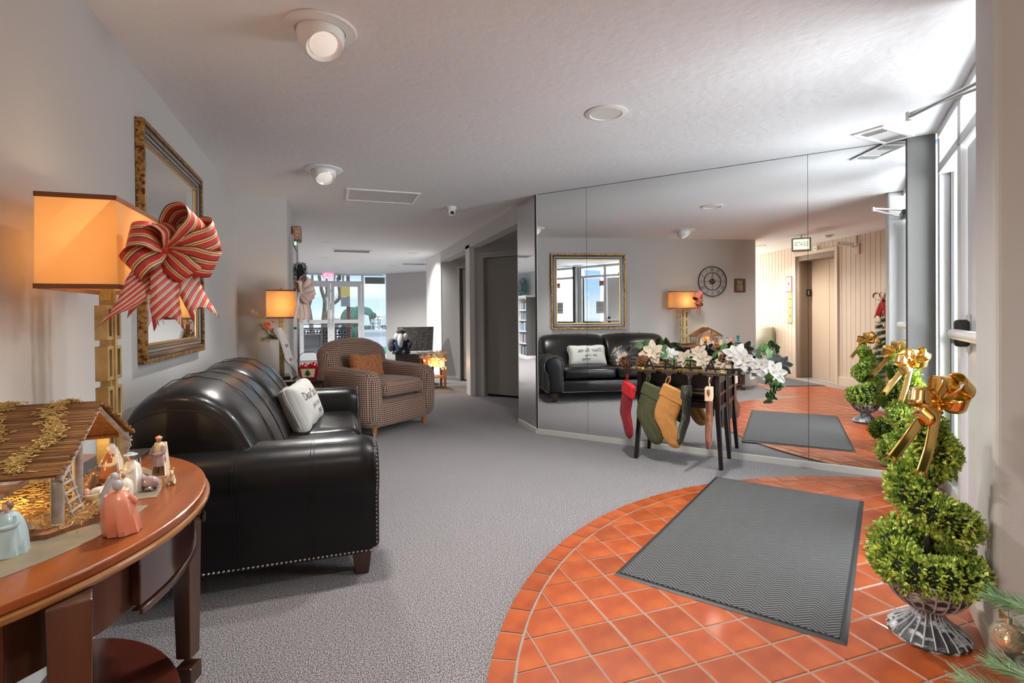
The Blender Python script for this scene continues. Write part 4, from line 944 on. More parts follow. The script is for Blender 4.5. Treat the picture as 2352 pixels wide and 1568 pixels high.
# ------------------------------------------------------------------ glass-top console with stocking holders
kt = thing('glass_top_console', 'dark wood console with glass top in front of the mirrored wall', 'table'); kt.matrix_world = FM @ T(1.505, -.20, 0)
M_esp = mat('espresso_wood', (.007, .004, .0035), .35, coat=.12)
M_tglass = mat('table_glass', (.75, .88, .84), .02, trans=1, spec=.5)
GZ = .742
MB().loft([[(.52 * math.copysign(abs(math.cos(q)) ** .75, math.cos(q)), .215 * math.copysign(abs(math.sin(q)) ** .75, math.sin(q)), z) for q in [2 * math.pi * k / 44 for k in range(44)]] for z in (GZ - .010, GZ)]).build('glass_top', M_tglass, kt, smooth=True, bevel=.002)
for s_, x0 in ((-1, -.31), (1, .31)):
    for y in (-.155, .155):
        yy = 1 if y > 0 else -1
        MB().loft([[(x0 + s_ * .028 - .014, y + yy * .030 - .020, 0), (x0 + s_ * .028 + .014, y + yy * .030 - .020, 0), (x0 + s_ * .028 + .014, y + yy * .030 + .020, 0), (x0 + s_ * .028 - .014, y + yy * .030 + .020, 0)],
                   [(x0 - .017, y - .024, .42), (x0 + .017, y - .024, .42), (x0 + .017, y + .024, .42), (x0 - .017, y + .024, .42)], [(x0 - .017, y - .024, GZ - .012), (x0 + .017, y - .024, GZ - .012), (x0 + .017, y + .024, GZ - .012), (x0 - .017, y + .024, GZ - .012)]]).build('leg', M_esp, kt, bevel=.003)
    for z0, z1 in ((.66, .728), (.56, .585), (.44, .48)): MB().box(x0 - .011, x0 + .011, -.13, .13, z0, z1).build('end_rail', M_esp, kt, bevel=.002)
    for y in (-.035, .035): MB().box(x0 - .008, x0 + .008, y - .012, y + .012, .48, .66).build('end_slat', M_esp, kt, bevel=.002)
    MB().box(x0 - .011, x0 + .011, -.05, .05, .30, .44).build('end_panel', M_esp, kt, bevel=.002)
MB().box(-.295, .295, -.145, -.125, .56, .725).box(-.295, .295, .125, .145, .56, .725).box(-.295, .295, -.125, .125, .60, .615).build('apron', M_esp, kt, bevel=.002)
MB().box(-.295, .295, -.152, -.140, .575, .583).box(-.295, .295, -.152, -.140, .605, .611).build('apron_bead', mat('bead_grey', (.10, .08, .075), .3), kt)
MB().box(-.295, .295, -.04, .04, .44, .49).build('stretcher', M_esp, kt, bevel=.002)

M_lett = mat('letter_black', (.02, .018, .018), .3, .3)
M_hold = mat('holder_bronze', (.10, .07, .06), .35, .7)
def holder(x, ch_, label):
    t = thing('stocking_holder', label, 'stocking holder', group='letter stocking holders'); t.matrix_world = FM @ T(x, -.395, GZ)
    MB().box(-.06, .06, -.012, .055, 0, .012).box(-.06, .06, -.034, -.012, -.012, .012).build('base', M_hold, t, bevel=.003)
    MB().prism([(-.028, 0), (.028, 0), (.010, -.035), (.005, -.06), (-.005, -.06), (-.010, -.035)], 0, .008, T(0, -.028, -.010) @ Rx(R(90))).tube([(0, -.036, -.066), (0, -.052, -.074), (0, -.060, -.062)], .003, 6).build('hook', M_hold, t, bevel=.002)
    if ch_: text(ch_, .125, M_lett, 'letter', t, T(0, 0, .054) @ Rx(R(90)) @ Sc(1.05, 1, 1), .012).modifiers.new('b', 'BEVEL').width = .0008
    return t
HX = [1.118, 1.288, 1.455, 1.618, 1.772]
holder(HX[0], 'S', 'dark letter holder half hidden by the large pinecone, carrying the red stocking')
holder(HX[1], 'A', 'letter A stocking holder carrying the olive stocking')
holder(HX[2], 'N', 'letter N stocking holder carrying the gold stocking')
holder(HX[3], 'T', 'letter T stocking holder carrying the dark stocking seen edge on')
holder(HX[4], 'A', 'letter A stocking holder nearest the end of the garland')
# stockings
SO = [(-.105, 0), (.075, 0), (.085, -.08), (.085, -.20), (.105, -.27), (.165, -.325), (.195, -.375), (.185, -.42), (.135, -.445), (.07, -.425), (.0, -.36), (-.07, -.30), (-.10, -.22), (-.105, -.10)]
def stocking(x, label, m1, m2, yaw, lean, sx=1.0, off=(0, 0), th=.02, beads=False, emb=False):
    t = thing('christmas_stocking', label, 'stocking', group='stockings hung from the console'); t.matrix_world = FM @ T(x + off[0], -.45 + off[1], GZ - .095) @ Rz(R(yaw)) @ Ry(R(lean))
    def puff(poly, d, nm, m_, z0=0, k0=0):
        P = [Vector((a, 0, b)) for a, b in poly]; P = [p for p in bez([(p.x, 0, p.z) for p in P] + [(P[0].x, 0, P[0].z)], 4)][:-1]
        c = Vector((.0, 0, -.18)) if nm != 'cuff' else Vector((-.015, 0, -.045))
        rings = []
        for k, dd in ((.55, -1), (.85, -.86), (.97, -.5), (1, 0), (.97, .5), (.85, .86), (.55, 1)):
            rings.append([(c.x + (p.x - c.x) * k, dd * d * (1 + .12 * math.sin(p.z * 60 + p.x * 40)), c.z + (p.z - c.z) * k) for p in P])
        return MB().loft(rings).build(nm, m_, t, smooth=True, ang=75)
    Q = [((a + .105) * sx - .02, b) for a, b in SO]
    puff(Q, th, 'stocking_body', m1)
    cq = [(Q[0][0] - .006, .004), (Q[1][0] + .006, .004), (Q[1][0] + .012, -.10), (Q[0][0] - .008, -.095)]
    rings = [[(a, -th * 1.25, b) for a, b in cq], [(a, th * 1.25, b) for a, b in cq]]
    MB().loft(rings).build('cuff', m2, t, smooth=True, bevel=.008, seg=3)
    MB().tube(bez([(Q[0][0] + .01, 0, 0), (Q[0][0] - .004, .004, .04), (Q[0][0] + .016, 0, .072), (Q[0][0] + .03, -.004, .04), (Q[0][0] + .018, 0, 0)], 4), .003, 6).build('hanging_loop', m2, t, smooth=True)
    if beads:
        b = MB()
        for _ in range(16): b.ell((rn.uniform(-.01, .14), -th * 1.02, rn.uniform(-.30, -.12)), .003, 6, 4)
        b.build('bead_trim', M_chrome, t)
    return t
M_red = mat('red_velvet', (.55, .002, .008), .75, sheen=.08, bump=.3, bscale=30, dist=.006); M_red2 = mat('dark_red_velvet', (.24, .003, .01), .8, sheen=.08, bump=.4, bscale=30, dist=.006)
M_ol = mat('olive_velvet', (.075, .08, .03), .8, sheen=.08, bump=.4, bscale=25, dist=.008); M_gd = mat('gold_satin', (.62, .29, .08), .45, sheen=.08, bump=.5, bscale=18, dist=.012)
M_am = mat('amber_velvet', (.13, .03, .005), .6, sheen=.08, col2=(.34, .12, .015), nscale=9, ncon=(.5, .75), bump=.3, bscale=25); M_crm = mat('cream_satin', (.70, .50, .36), .4, sheen=.08)
M_bk = mat('black_green_velvet', (.025, .028, .018), .55, col2=(.16, .13, .06), nscale=16, ncon=(.55, .7)); 
stocking(HX[0], 'red velvet stocking, first at the pinecone end of the console', M_red2, M_red, -38, 16, .72, off=(-.008, 0))
stocking(HX[1], 'olive green beaded stocking between the red and gold ones', M_ol, M_ol, -8, 20, .98, beads=True)
stocking(HX[2], 'gold satin stocking in the middle of the row', M_gd, M_gd, -4, 22, 1.0, off=(0, -.03))
stocking(HX[3], 'black and green stocking seen edge on', M_bk, M_bk, -97, -4, .8, th=.014)
stocking(HX[4], 'amber stocking with cream cuff, nearest the console leg', M_am, M_crm, -82, -4, .95, th=.022)

# ------------------------------------------------------------------ poinsettia garland
ga = thing('poinsettia_garland', 'white poinsettia garland with pinecones trailing over the glass console top', 'garland'); ga.matrix_world = FM @ T(0, 0, GZ)
M_petal = mat('cream_petal', (.54, .45, .35), .55, bump=.4, bscale=25, dist=.004); M_petalw = mat('white_petal', (.58, .57, .54), .5, bump=.4, bscale=25, dist=.004)
M_leafg = mat('silk_leaf', (.035, .10, .025), .5, col2=(.09, .20, .05), nscale=14, bump=.4, bscale=30, dist=.003); M_ctr = mat('flower_centre', (.55, .42, .06), .5)
M_cone = mat('pinecone_scale', (.20, .075, .03), .6, col2=(.33, .15, .07), nscale=30, rnd=.2); M_gball = mat('gold_bauble', (.85, .52, .12), .12, 1)
def petal_mesh(L, w, m_, name, curl=.25, lobes=False):
    n = 8; vs = []; fs = []; nu = 5
    for i in range(n + 1):
        f = i / n; ww = w * math.sin(math.pi * min(1, f * .96 + .02)) ** .75 * (1 - .25 * f)
        if lobes: ww *= 1 + .35 * math.sin(f * 12.5)
        for j in range(nu):
            u = j / (nu - 1) * 2 - 1
            vs.append((u * ww, f * L, L * (.35 * f - curl * f * f) + .18 * abs(u) * w - .02 * L * math.sin(f * 9) * u))
    for i in range(n):
        for j in range(nu - 1): a = i * nu + j; fs.append((a, a + 1, a + nu + 1, a + nu))
    me = bpy.data.meshes.new(name); me.from_pydata(vs, [], fs); me.materials.append(m_); me.polygons.foreach_set('use_smooth', [True] * len(fs))
    return me
def add_mesh(name, me, parent, M, solid=.0008):
    o = bpy.data.objects.new(name, me); COL.objects.link(o); o.parent = parent; o.matrix_local = M
    s = o.modifiers.new('s', 'SOLIDIFY'); s.thickness = solid; return o
PM = {(1, 0): petal_mesh(.095, .033, M_petal, 'petal'), (0, 0): petal_mesh(.07, .020, M_petal, 'petal', .45), (1, 1): petal_mesh(.095, .036, M_petalw, 'petal'), (0, 1): petal_mesh(.07, .022, M_petalw, 'petal', .45)}
LM = petal_mesh(.085, .030, M_leafg, 'leaf', .3, True); LM2 = petal_mesh(.075, .034, M_leafg, 'leaf', .5)
def poinsettia(x, y, z, nx, ny, s, white=0):
    f = thing('flower'); f.parent = ga; f.matrix_local = T(x, y, z) @ Rz(ny) @ Rx(nx) @ Sc(s, s, s)
    a0 = rn.uniform(0, 1)
    for k in range(7): add_mesh('petal', PM[(1, white)], f, Rz(a0 + k * 2 * math.pi / 7 + rn.uniform(-.12, .12)) @ Rx(rn.uniform(-.15, .2)) @ Sc(1, rn.uniform(.85, 1.15), 1))
    for k in range(5): add_mesh('petal', PM[(0, white)], f, T(0, 0, .006) @ Rz(a0 + .3 + k * 2 * math.pi / 5) @ Rx(rn.uniform(.2, .5)))
    c = MB()
    for k in range(9): c.ell((.008 * math.cos(k * 2.4) * (k / 9) ** .5, .008 * math.sin(k * 2.4) * (k / 9) ** .5, .012), .0035, 6, 4)
    c.build('flower_centre', M_ctr, f, smooth=True)
# facing: rotate the flower normal (local z) towards the room (-y) : nx ~ 60-80 deg
for a in ((1.03, -.33, .08, 60, -30, .75, 0), (1.27, -.30, .115, 70, 5, 1.15, 0), (1.40, -.22, .10, 55, 25, .8, 1), (1.53, -.27, .07, 60, -20, .9, 0), (1.63, -.22, .12, 60, 0, .8, 0), (1.68, -.28, .07, 65, 20, .85, 0), (1.84, -.28, .06, 60, -10, .85, 0), (1.93, -.25, .14, 62, 10, 1.0, 1), (1.99, -.30, .10, 72, 0, 1.0, 1), (2.06, -.24, .04, 60, 30, 1.0, 1), (2.125, -.33, .075, 75, 0, .85, 1), (2.20, -.34, .02, 80, 20, .95, 1), (.93, -.2, .14, 45, -60, .7, 0)):
    poinsettia(a[0], a[1] + (.05 if 1.2 < a[0] < 1.9 else 0), a[2] + (.02 if 1.2 < a[0] < 1.9 else 0), R(a[3]), R(a[4]), a[5], a[6])
for a in ((.90, -.30, .10, 50, -100), (.97, -.28, .06, 60, -60), (.88, -.25, .05, 30, -80), (1.15, -.22, .16, 80, 20), (1.20, -.2, .17, 80, -30), (1.36, -.25, .15, 70, -10), (1.38, -.30, .10, 60, 10), (1.46, -.25, .05, 50, 30), (1.60, -.30, .05, 60, 40), (1.75, -.2, .10, 60, -40), (1.82, -.2, .15, 70, -20), (2.14, -.33, .17, 80, 10), (2.17, -.33, .12, 100, 40), (2.10, -.33, .13, 80, -40), (2.18, -.36, -.05, 130, 0), (2.20, -.36, -.08, 150, 30), (2.22, -.36, -.13, 110, -60), (2.23, -.36, -.17, 140, -50), (2.16, -.36, -.20, 170, 20), (2.20, -.36, -.17, 160, -30), (2.15, -.36, -.06, 120, 60)):
    add_mesh('leaf', rn.choice((LM, LM2)), ga, T(*a[:3]) @ Rz(R(a[4])) @ Rx(R(a[3] - 20)) @ Sc(1.1, 1.1, 1.1))
MB().tube(bez([(.92, -.25, .03), (1.2, -.28, .03), (1.5, -.25, .03), (1.8, -.27, .03), (2.08, -.33, .035), (2.16, -.37, -.02), (2.19, -.37, -.10), (2.16, -.37, -.20)], 6), .005, 6).build('stem', mat('stem_brown', (.08, .05, .03), .8), ga, smooth=True)
def pinecone(x, y, z, M, L=.085, r_=.034):
    c = thing('pinecone'); c.parent = ga; c.matrix_local = T(x, y, z) @ M
    sc_ = MB().add([(-.011, 0, -.001), (.011, 0, -.001), (.008, .020, .004), (-.008, .020, .004), (0, .024, .002), (0, .010, -.005)], [(0, 1, 2, 4, 3), (0, 5, 1), (1, 5, 2), (2, 5, 4), (4, 5, 3), (3, 5, 0)]); me = None
    for k in range(56):
        f = k / 55; zz = L * f; rr = r_ * math.sin(math.pi * (.12 + .80 * f)) ** .8 * .62
        if me is None: o = sc_.build('scale', M_cone, c); me = o
        else: o = me.copy(); COL.objects.link(o)
        o.matrix_local = T(0, 0, zz) @ Rz(k * 2.4) @ T(0, rr, 0) @ Rx(.5 + .5 * f) @ Sc(1, 1, 1.5)
    MB().ell((0, 0, L / 2), (r_ * .6, r_ * .6, L / 2), 10, 8).build('core', mat('cone_core', (.06, .03, .015), .8) if 'cone_core' not in bpy.data.materials else bpy.data.materials['cone_core'], c, smooth=True)
pinecone(1.115, -.44, .055, Rx(R(75)) @ Rz(1), .11, .058); pinecone(1.175, -.38, .065, Ry(R(70)), .09, .05); pinecone(1.80, -.24, .09, Rz(R(20)) @ Ry(R(65)), .15, .055)
for x, y, z in ((1.235, -.42, .018), (1.20, -.40, .02), (1.475, -.36, .055)): MB().ell((x, y, z), .018, 14, 9).build('gold_ball', M_gball, ga, smooth=True)
bd = MB()
for k in range(900): bd.ell((rn.uniform(1.12, 1.86), rn.uniform(-.365, -.22), .004 + rn.uniform(0, .008)), .0042, 5, 3)
tag(bd.build('gold_bead_runner', mat('gold_bead', (.75, .50, .18), .25, 1), ga, recalc=False), kind='stuff')

# ------------------------------------------------------------------ door mats
def herring_mat(name, c1, c2):
    m = bpy.data.materials.new(name); m.use_nodes = True; nt = m.node_tree; b = nt.nodes['Principled BSDF']; L = nt.links.new
    b.inputs['Roughness'].default_value = .95
    tc = _n(nt, 'ShaderNodeTexCoord'); sp = _n(nt, 'ShaderNodeSeparateXYZ'); L(tc.outputs['Object'], sp.inputs[0])
    def M_(op, a, b_=None, c=None):
        n = _n(nt, 'ShaderNodeMath', operation=op)
        for i, v in enumerate((a, b_, c)):
            if v is None: continue
            if isinstance(v, (int, float)): n.inputs[i].default_value = v
            else: L(v, n.inputs[i])
        return n.outputs[0]
    pp = M_('PINGPONG', sp.outputs['Y'], .055); q = M_('ADD', M_('MULTIPLY', pp, .9), sp.outputs['X'])
    s = M_('SINE', M_('MULTIPLY', q, 2 * math.pi / .020))
    seg = M_('GREATER_THAN', M_('SINE', M_('MULTIPLY', sp.outputs['Y'], math.pi / .055)), 0)
    nz = _n(nt, 'ShaderNodeTexNoise'); nz.inputs['Scale'].default_value = 420; nz.inputs['Detail'].default_value = 2; L(tc.outputs['Object'], nz.inputs[0])
    v = M_('ADD', M_('MULTIPLY', s, .27), nz.outputs[0])
    cr = _n(nt, 'ShaderNodeValToRGB'); cr.color_ramp.elements[0].position = .34; cr.color_ramp.elements[1].position = .72; cr.color_ramp.elements[0].color = (*c1, 1); cr.color_ramp.elements[1].color = (*c2, 1)
    L(v, cr.inputs[0]); L(cr.outputs[0], b.inputs['Base Color'])
    bp = _n(nt, 'ShaderNodeBump'); bp.inputs['Strength'].default_value = .8; bp.inputs['Distance'].default_value = .004; L(v, bp.inputs['Height']); L(bp.outputs[0], b.inputs['Normal'])
    return m
M_mat = herring_mat('herringbone_carpet', (.02, .0205, .021), (.155, .158, .158)); M_rub = mat('rubber_edge', (.02, .02, .022), .5)
def doormat(label, c, rz, L_, W__, z=.0108):
    t = thing('door_mat', label, 'mat', (c[0], c[1], z), rz)
    MB().loft([[(-L_, -W__, 0), (L_, -W__, 0), (L_, W__, 0), (-L_, W__, 0)], [(-L_ + .012, -W__ + .012, .005), (L_ - .012, -W__ + .012, .005), (L_ - .012, W__ - .012, .005), (-L_ + .012, W__ - .012, .005)]]).build('rubber_border', M_rub, t)
    MB().box(-L_ + .024, L_ - .024, -W__ + .024, W__ - .024, .004, .0095).build('carpet_field', M_mat, t, bevel=.002)
    return t
# corners (2.647,3.115) (1.208,2.1) (1.736,1.361) (3.186,2.404)
doormat('large grey herringbone door mat on the terracotta entry tiles', ((2.647 + 1.208 + 1.736 + 3.186) / 4, (3.115 + 2.1 + 1.361 + 2.404) / 4), math.atan2(3.115 - 2.1, 2.647 - 1.208), .882, .452)
doormat('grey door mat in front of the elevator doors', (-1.48, .05), R(4), .88, .45)

# ------------------------------------------------------------------ topiaries
M_urn = mat('wicker_urn', (.03, .032, .035), .5, col2=(.55, .58, .60), nscale=22, stretch=(1, 1, 3), ncon=(.48, .62), bump=.3, bscale=60)
M_box = mat('boxwood_leaf', (.09, .20, .02), .45, col2=(.62, .74, .14), nscale=30, ncon=(.36, .62))
M_foil = mat('gold_foil', (.90, .60, .20), .16, 1, bump=.1, bscale=12, dist=.01)
M_stem = mat('black_stem', (.02, .02, .02), .5)
def make_topiary(label, loc, rz, seed):
    r_ = random.Random(seed)
    t = thing('spiral_topiary', label, 'topiary', loc, rz, 'spiral topiaries in urns')
    u = thing('urn'); u.parent = t
    prof = [(.122, 0), (.124, .012), (.110, .030), (.080, .050), (.055, .072), (.044, .092), (.044, .102), (.054, .108), (.080, .122), (.106, .145), (.122, .172), (.131, .200), (.136, .222), (.144, .228), (.138, .234), (.125, .228), (.10, .20)]
    n = 44; rings = []
    for (rr, z) in prof: rings.append([(rr * (1 + .022 * math.cos(22 * q)) * math.cos(q), rr * (1 + .022 * math.cos(22 * q)) * math.sin(q), z) for q in [2 * math.pi * j / (n * 2) for j in range(n * 2)]])
    MB().loft(rings).build('urn_bowl', M_urn, u, smooth=True)
    stv = MB()
    for k in range(22):
        q = 2 * math.pi * k / 22; stv.tube([(rr * 1.018 * math.cos(q), rr * 1.018 * math.sin(q), z) for rr, z in prof[1:13]], .0032, 5)
    tag(stv.build('wicker_stakes', mat('pale_wicker', (.42, .44, .46), .5) if 'pale_wicker' not in bpy.data.materials else bpy.data.materials['pale_wicker'], u, smooth=True), kind='stuff')
    MB().tube([(0, 0, .18), (0, 0, .80)], .009, 8).build('trunk', M_stem, t)
    pts = []; turns = 2.1
    for k in range(61):
        f = max(0, (k - 20) / 40)
        if k < 20: a = (20 - k) / 20 * 2 * math.pi; pts.append(Vector((.112 * math.cos(a), .112 * math.sin(a), .262))); continue
        a = -f * turns * 2 * math.pi; rad = .112 * (1 - f) ** .85 + .006; pts.append(Vector((rad * math.cos(a), rad * math.sin(a), .262 + .525 * f ** 1.05)))
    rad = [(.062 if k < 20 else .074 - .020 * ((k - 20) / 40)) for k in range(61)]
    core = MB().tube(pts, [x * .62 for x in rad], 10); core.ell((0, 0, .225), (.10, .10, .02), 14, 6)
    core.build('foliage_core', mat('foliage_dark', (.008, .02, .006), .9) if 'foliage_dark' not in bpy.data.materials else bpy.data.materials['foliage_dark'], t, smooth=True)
    vs = []; fs = []
    for _ in range(15000):
        k = min(60, int(r_.random() ** 1.0 * 61)); c = pts[k]; tn = (pts[min(60, k + 1)] - pts[max(0, k - 1)]).normalized()
        d = Vector((r_.gauss(0, 1), r_.gauss(0, 1), r_.gauss(0, 1))).normalized(); d = (d - tn * d.dot(tn) * (.9 if 1 < k < 59 else .2)).normalized()
        p = c + d * rad[k] * r_.uniform(.60, 1.08) + tn * r_.uniform(-.01, .01)
        g_ = (d + Vector((r_.gauss(0, .5), r_.gauss(0, .5), r_.gauss(.25, .5)))).normalized(); s_ = g_.cross(Vector((r_.gauss(0, 1), r_.gauss(0, 1), r_.gauss(0, 1)))).normalized(); L_ = r_.uniform(.014, .022); w = L_ * .33; nn = g_.cross(s_) * .002
        b = len(vs); vs += [p, p + g_ * L_ * .5 + s_ * w + nn, p + g_ * L_, p + g_ * L_ * .5 - s_ * w + nn]; fs += [(b, b + 1, b + 2), (b, b + 2, b + 3)]
    me = bpy.data.meshes.new('leaves'); me.from_pydata([tuple(v) for v in vs], [], fs); me.materials.append(M_box)
    o = bpy.data.objects.new('leaves', me); COL.objects.link(o); o.parent = t; o['kind'] = 'stuff'
    wires = MB()
    for q in range(3): wires.tube(bez([pts[k] + Vector((math.cos(k * .7 + q * 2), math.sin(k * .7 + q * 2), math.sin(k * 1.1))) .normalized() * rad[k] * .98 for k in range(0, 61, 4)], 3), .0018, 4)
    tag(wires.build('light_wire', mat('green_wire', (.01, .12, .08), .5) if 'green_wire' not in bpy.data.materials else bpy.data.materials['green_wire'], t), kind='stuff')
    bb_ = MB()
    for k in range(0, 61, 3): bb_.ell(tuple(pts[k] + Vector((math.cos(k), math.sin(k), .2)).normalized() * rad[k] * 1.08), (.003, .003, .006), 6, 4)
    bb_.build('fairy_bulb', mat('clear_bulb', (.8, .85, .8), .1) if 'clear_bulb' not in bpy.data.materials else bpy.data.materials['clear_bulb'], t)
    return t
def foil_bow(label, M):
    t = thing('foil_bow', label, 'bow', group='gold foil bows on the topiaries'); t.matrix_world = M
    loop_bow(t, None, [(22, .115, 68, -.4, 1), (62, .10, 62, -.5, 1), (140, .105, 70, -.4, 1), (195, .10, 66, -.5, 1), (-25, .085, 60, -.8, .9)],
             [([(0, 0, 0), (-.07, -.03, -.02), (-.15, -.05, -.06), (-.23, -.05, -.11)], [(.45, 0, -.9)] * 4), ([(0, 0, 0), (-.05, -.03, -.05), (-.11, -.05, -.12), (-.17, -.05, -.19)], [(.7, 0, -.7)] * 4)], .062, M_foil, M_foil, .010, .55)
make_topiary('spiral boxwood topiary in a wicker urn beside the entrance pillar, nearest the viewer', (2.075, 1.315, .0108), R(190), 4)
make_topiary('spiral boxwood topiary in a wicker urn at the far end of the mirrored wall', (3.58, 2.37, .0108), R(150), 5)
foil_bow('gold foil bow on the near topiary by the pillar', T(2.00, 1.235, .895) @ Rz(R(-32)) @ Ry(R(-25)))
foil_bow('gold foil bow on the far topiary by the mirror', T(3.50, 2.31, .885) @ Rz(R(-40)) @ Ry(R(-25)))
# ------------------------------------------------------------------ ceiling fixtures
M_lens = mat('lit_lens', (1, .95, .88), .4, emit=(1, .93, .82), estr=.12)
def eyeball(label, x, y, tilt, rz, watts):
    t = thing('eyeball_downlight', label, 'ceiling light', (x, y, CZ), rz, 'ceiling lights')
    MB().lathe([(.100, -.001), (.148, -.001), (.150, -.006), (.146, -.012), (.104, -.018), (.100, -.010)], 36).build('trim_ring', M_plastic_w, t, smooth=True)
    b = MB(); rings = []
    for k in range(9):
        a = R(-90 + k * 17); rings.append([(.098 * math.cos(a) * math.cos(q), .098 * math.cos(a) * math.sin(q), .098 * math.sin(a)) for q in [2 * math.pi * j / 28 for j in range(28)]])
    Mx = T(0, 0, -.030) @ Rx(R(tilt)) 
    rings = [[(.075 * s_ * math.cos(q), .075 * s_ * math.sin(q), -.066 + dz) for q in [2 * math.pi * j / 28 for j in range(28)]] for s_, dz in ((.80, .02), (1, 0))] + [[(.1 * math.cos(a) * math.cos(q), .1 * math.cos(a) * math.sin(q), .1 * math.sin(a)) for q in [2 * math.pi * j / 28 for j in range(28)]] for a in [R(-41 + 10 * k) for k in range(8)]]
    MB().loft(rings, caps=False, M=Mx).build('eyeball', mat('eyeball_white', (.85, .85, .84), .15, coat=.6) if 'eyeball_white' not in bpy.data.materials else bpy.data.materials['eyeball_white'], t, smooth=True)
    MB().lathe([(.060, -.048), (.055, -.058), (.03, -.066), (.001, -.068)], 24, M=Mx).build('bulb', M_lens, t, smooth=True)
    l = light('downlight_beam', 'SPOT', (0, 0, 0), watts, (1, .96, .91), spot_size=R(120), spot_blend=.8, shadow_soft_size=.06); l.parent = t; l.matrix_local = Mx @ T(0, 0, -.075)
    return t
eyeball('white eyeball ceiling light nearest the viewer, tilted towards the left wall', -.034, 2.374, 28, R(-150), 72)
eyeball('second white eyeball ceiling light, above the framed mirror', -.052, 4.602, 30, R(200), 72)
def can(label, x, y, watts, r_=.075):
    t = thing('recessed_light', label, 'ceiling light', (x, y, CZ), 0, 'ceiling lights')
    MB().lathe([(r_, -.001), (r_ + .028, -.001), (r_ + .03, -.005), (r_ + .004, -.010), (r_, -.006)], 32).build('trim_ring', M_plastic_w, t, smooth=True)
    MB().lathe([(.001, -.0035), (r_, -.003), (r_, -.001)], 28).build('lens', M_lens, t)
    l = light('downlight_beam', 'SPOT', (0, 0, -.03), watts, (1, .97, .93), spot_size=R(150), spot_blend=.9, shadow_soft_size=.07); l.parent = t
    return t
can('round flush ceiling light over the entry tiles', 1.592, 2.82, 80, .095)
can('recessed corridor light before the linear vent', -.063, 9.106, 130)
can('recessed corridor light nearest the white panelled wall', 1.498, 10.239, 130)
can('recessed light beyond the linear vent, in line with the exit sign', -.142, 11.45, 130)
can('added recessed fill light close to the illuminated exit sign', .10, 13.6, 130)  # added can to light the far room
can('added recessed fill light over the elevator lobby', -1.6, .15, 95)  # added can that brightens the elevator boards
can('added recessed fill light above the camera position by the elevator', .25, .35, 30)  # added unseen can, fills the space around the camera
can('added recessed fill light near the far end of the lounge', 1.4, 12.8, 130)  # added can to raise the light level in the lounge
can('added recessed fill light in front of the bookcase', -1.9, 11.5, 130)  # added unseen can, fill behind the corridor corner
# panels and vents
def cpanel(name, label, cat, x0, x1, y0, y1, slats=0, axis='x', panel=None, M=None, group=None):
    t = thing(name, label, cat, ((x0 + x1) / 2, (y0 + y1) / 2, CZ), group=group)
    if M is not None: t.matrix_world = M
    a, b = (x1 - x0) / 2, (y1 - y0) / 2; w = .028
    MB().box(-a, a, -b, -b + w, -.012, -.001).box(-a, a, b - w, b, -.012, -.001).box(-a, -a + w, -b + w, b - w, -.012, -.001).box(a - w, a, -b + w, b - w, -.012, -.001).build('frame', M_plastic_w, t, bevel=.003)
    if panel: MB().box(-a + w, a - w, -b + w, b - w, -.006, -.001).build('panel', panel, t)
    else:
        MB().box(-a + w, a - w, -b + w, b - w, -.003, -.001).build('backing', M_dark, t)
        for k in range(slats):
            if axis == 'x':
                y = -b + w + (2 * b - 2 * w) * (k + .5) / slats; MB().box(-a + w, a - w, -.006, .006, -.002, .0005, T(0, y, -.007) @ Rx(R(35))).build('slat', M_plastic_w, t)
            else:
                x = -a + w + (2 * a - 2 * w) * (k + .5) / slats; MB().box(-.006, .006, -b + w, b - w, -.002, .0005, T(x, 0, -.007) @ Ry(R(35))).build('slat', M_plastic_w, t)
    return t
cpanel('ceiling_panel', 'wide rectangular access panel in the ceiling before the corridor', 'panel', .14, .85, 5.20, 5.72, panel=mat('panel_paint', (.68, .68, .68), .7))
cpanel('ceiling_vent', 'long narrow linear vent in the corridor ceiling', 'vent', .02, .70, 9.95, 10.30, 6)
cpanel('ceiling_vent', 'far white vent strip near the angled grey wall', 'vent', 1.55, 2.45, 12.1, 12.4, 5)
rg = cpanel('ceiling_register', 'white ceiling register with louvres beside the entrance glazing', 'vent', -.20, .20, -.10, .10, panel=mat('register_plate', (.55, .55, .55), .6), M=T(3.62, 2.57, CZ) @ Rz(ang_w + math.pi / 2 + R(60)))
for x0 in (-.165, .075):
    for k in range(7): MB().box(x0 + k * .013, x0 + k * .013 + .005, -.065, .065, -.013, -.006).build('louvre', M_dark if k % 2 else M_plastic_w, rg)
# dome camera, smoke detector
dc = thing('dome_camera', 'white dome security camera on the ceiling before the corridor', 'security camera', (1.279, 5.773, CZ))
MB().lathe([(.001, -.001), (.058, -.001), (.060, -.02), (.052, -.03), (.001, -.03)], 24).build('mount', M_plastic_w, dc, smooth=True)
MB().ell((0, 0, -.055), .048, 20, 12).build('dome', M_plastic_w, dc, smooth=True); MB().lathe([(.022, 0), (.022, .008), (.001, .009)], 18, M=T(.005, -.038, -.07) @ Rx(R(115))).build('lens', M_black, dc, smooth=True)
sd_ = thing('smoke_detector', 'white smoke detector on the ceiling near the elevator boards', 'smoke detector', (-.35, -.2, CZ))
MB().lathe([(.001, -.001), (.062, -.001), (.060, -.018), (.045, -.032), (.001, -.034)], 24).build('detector_body', M_plastic_w, sd_, smooth=True)
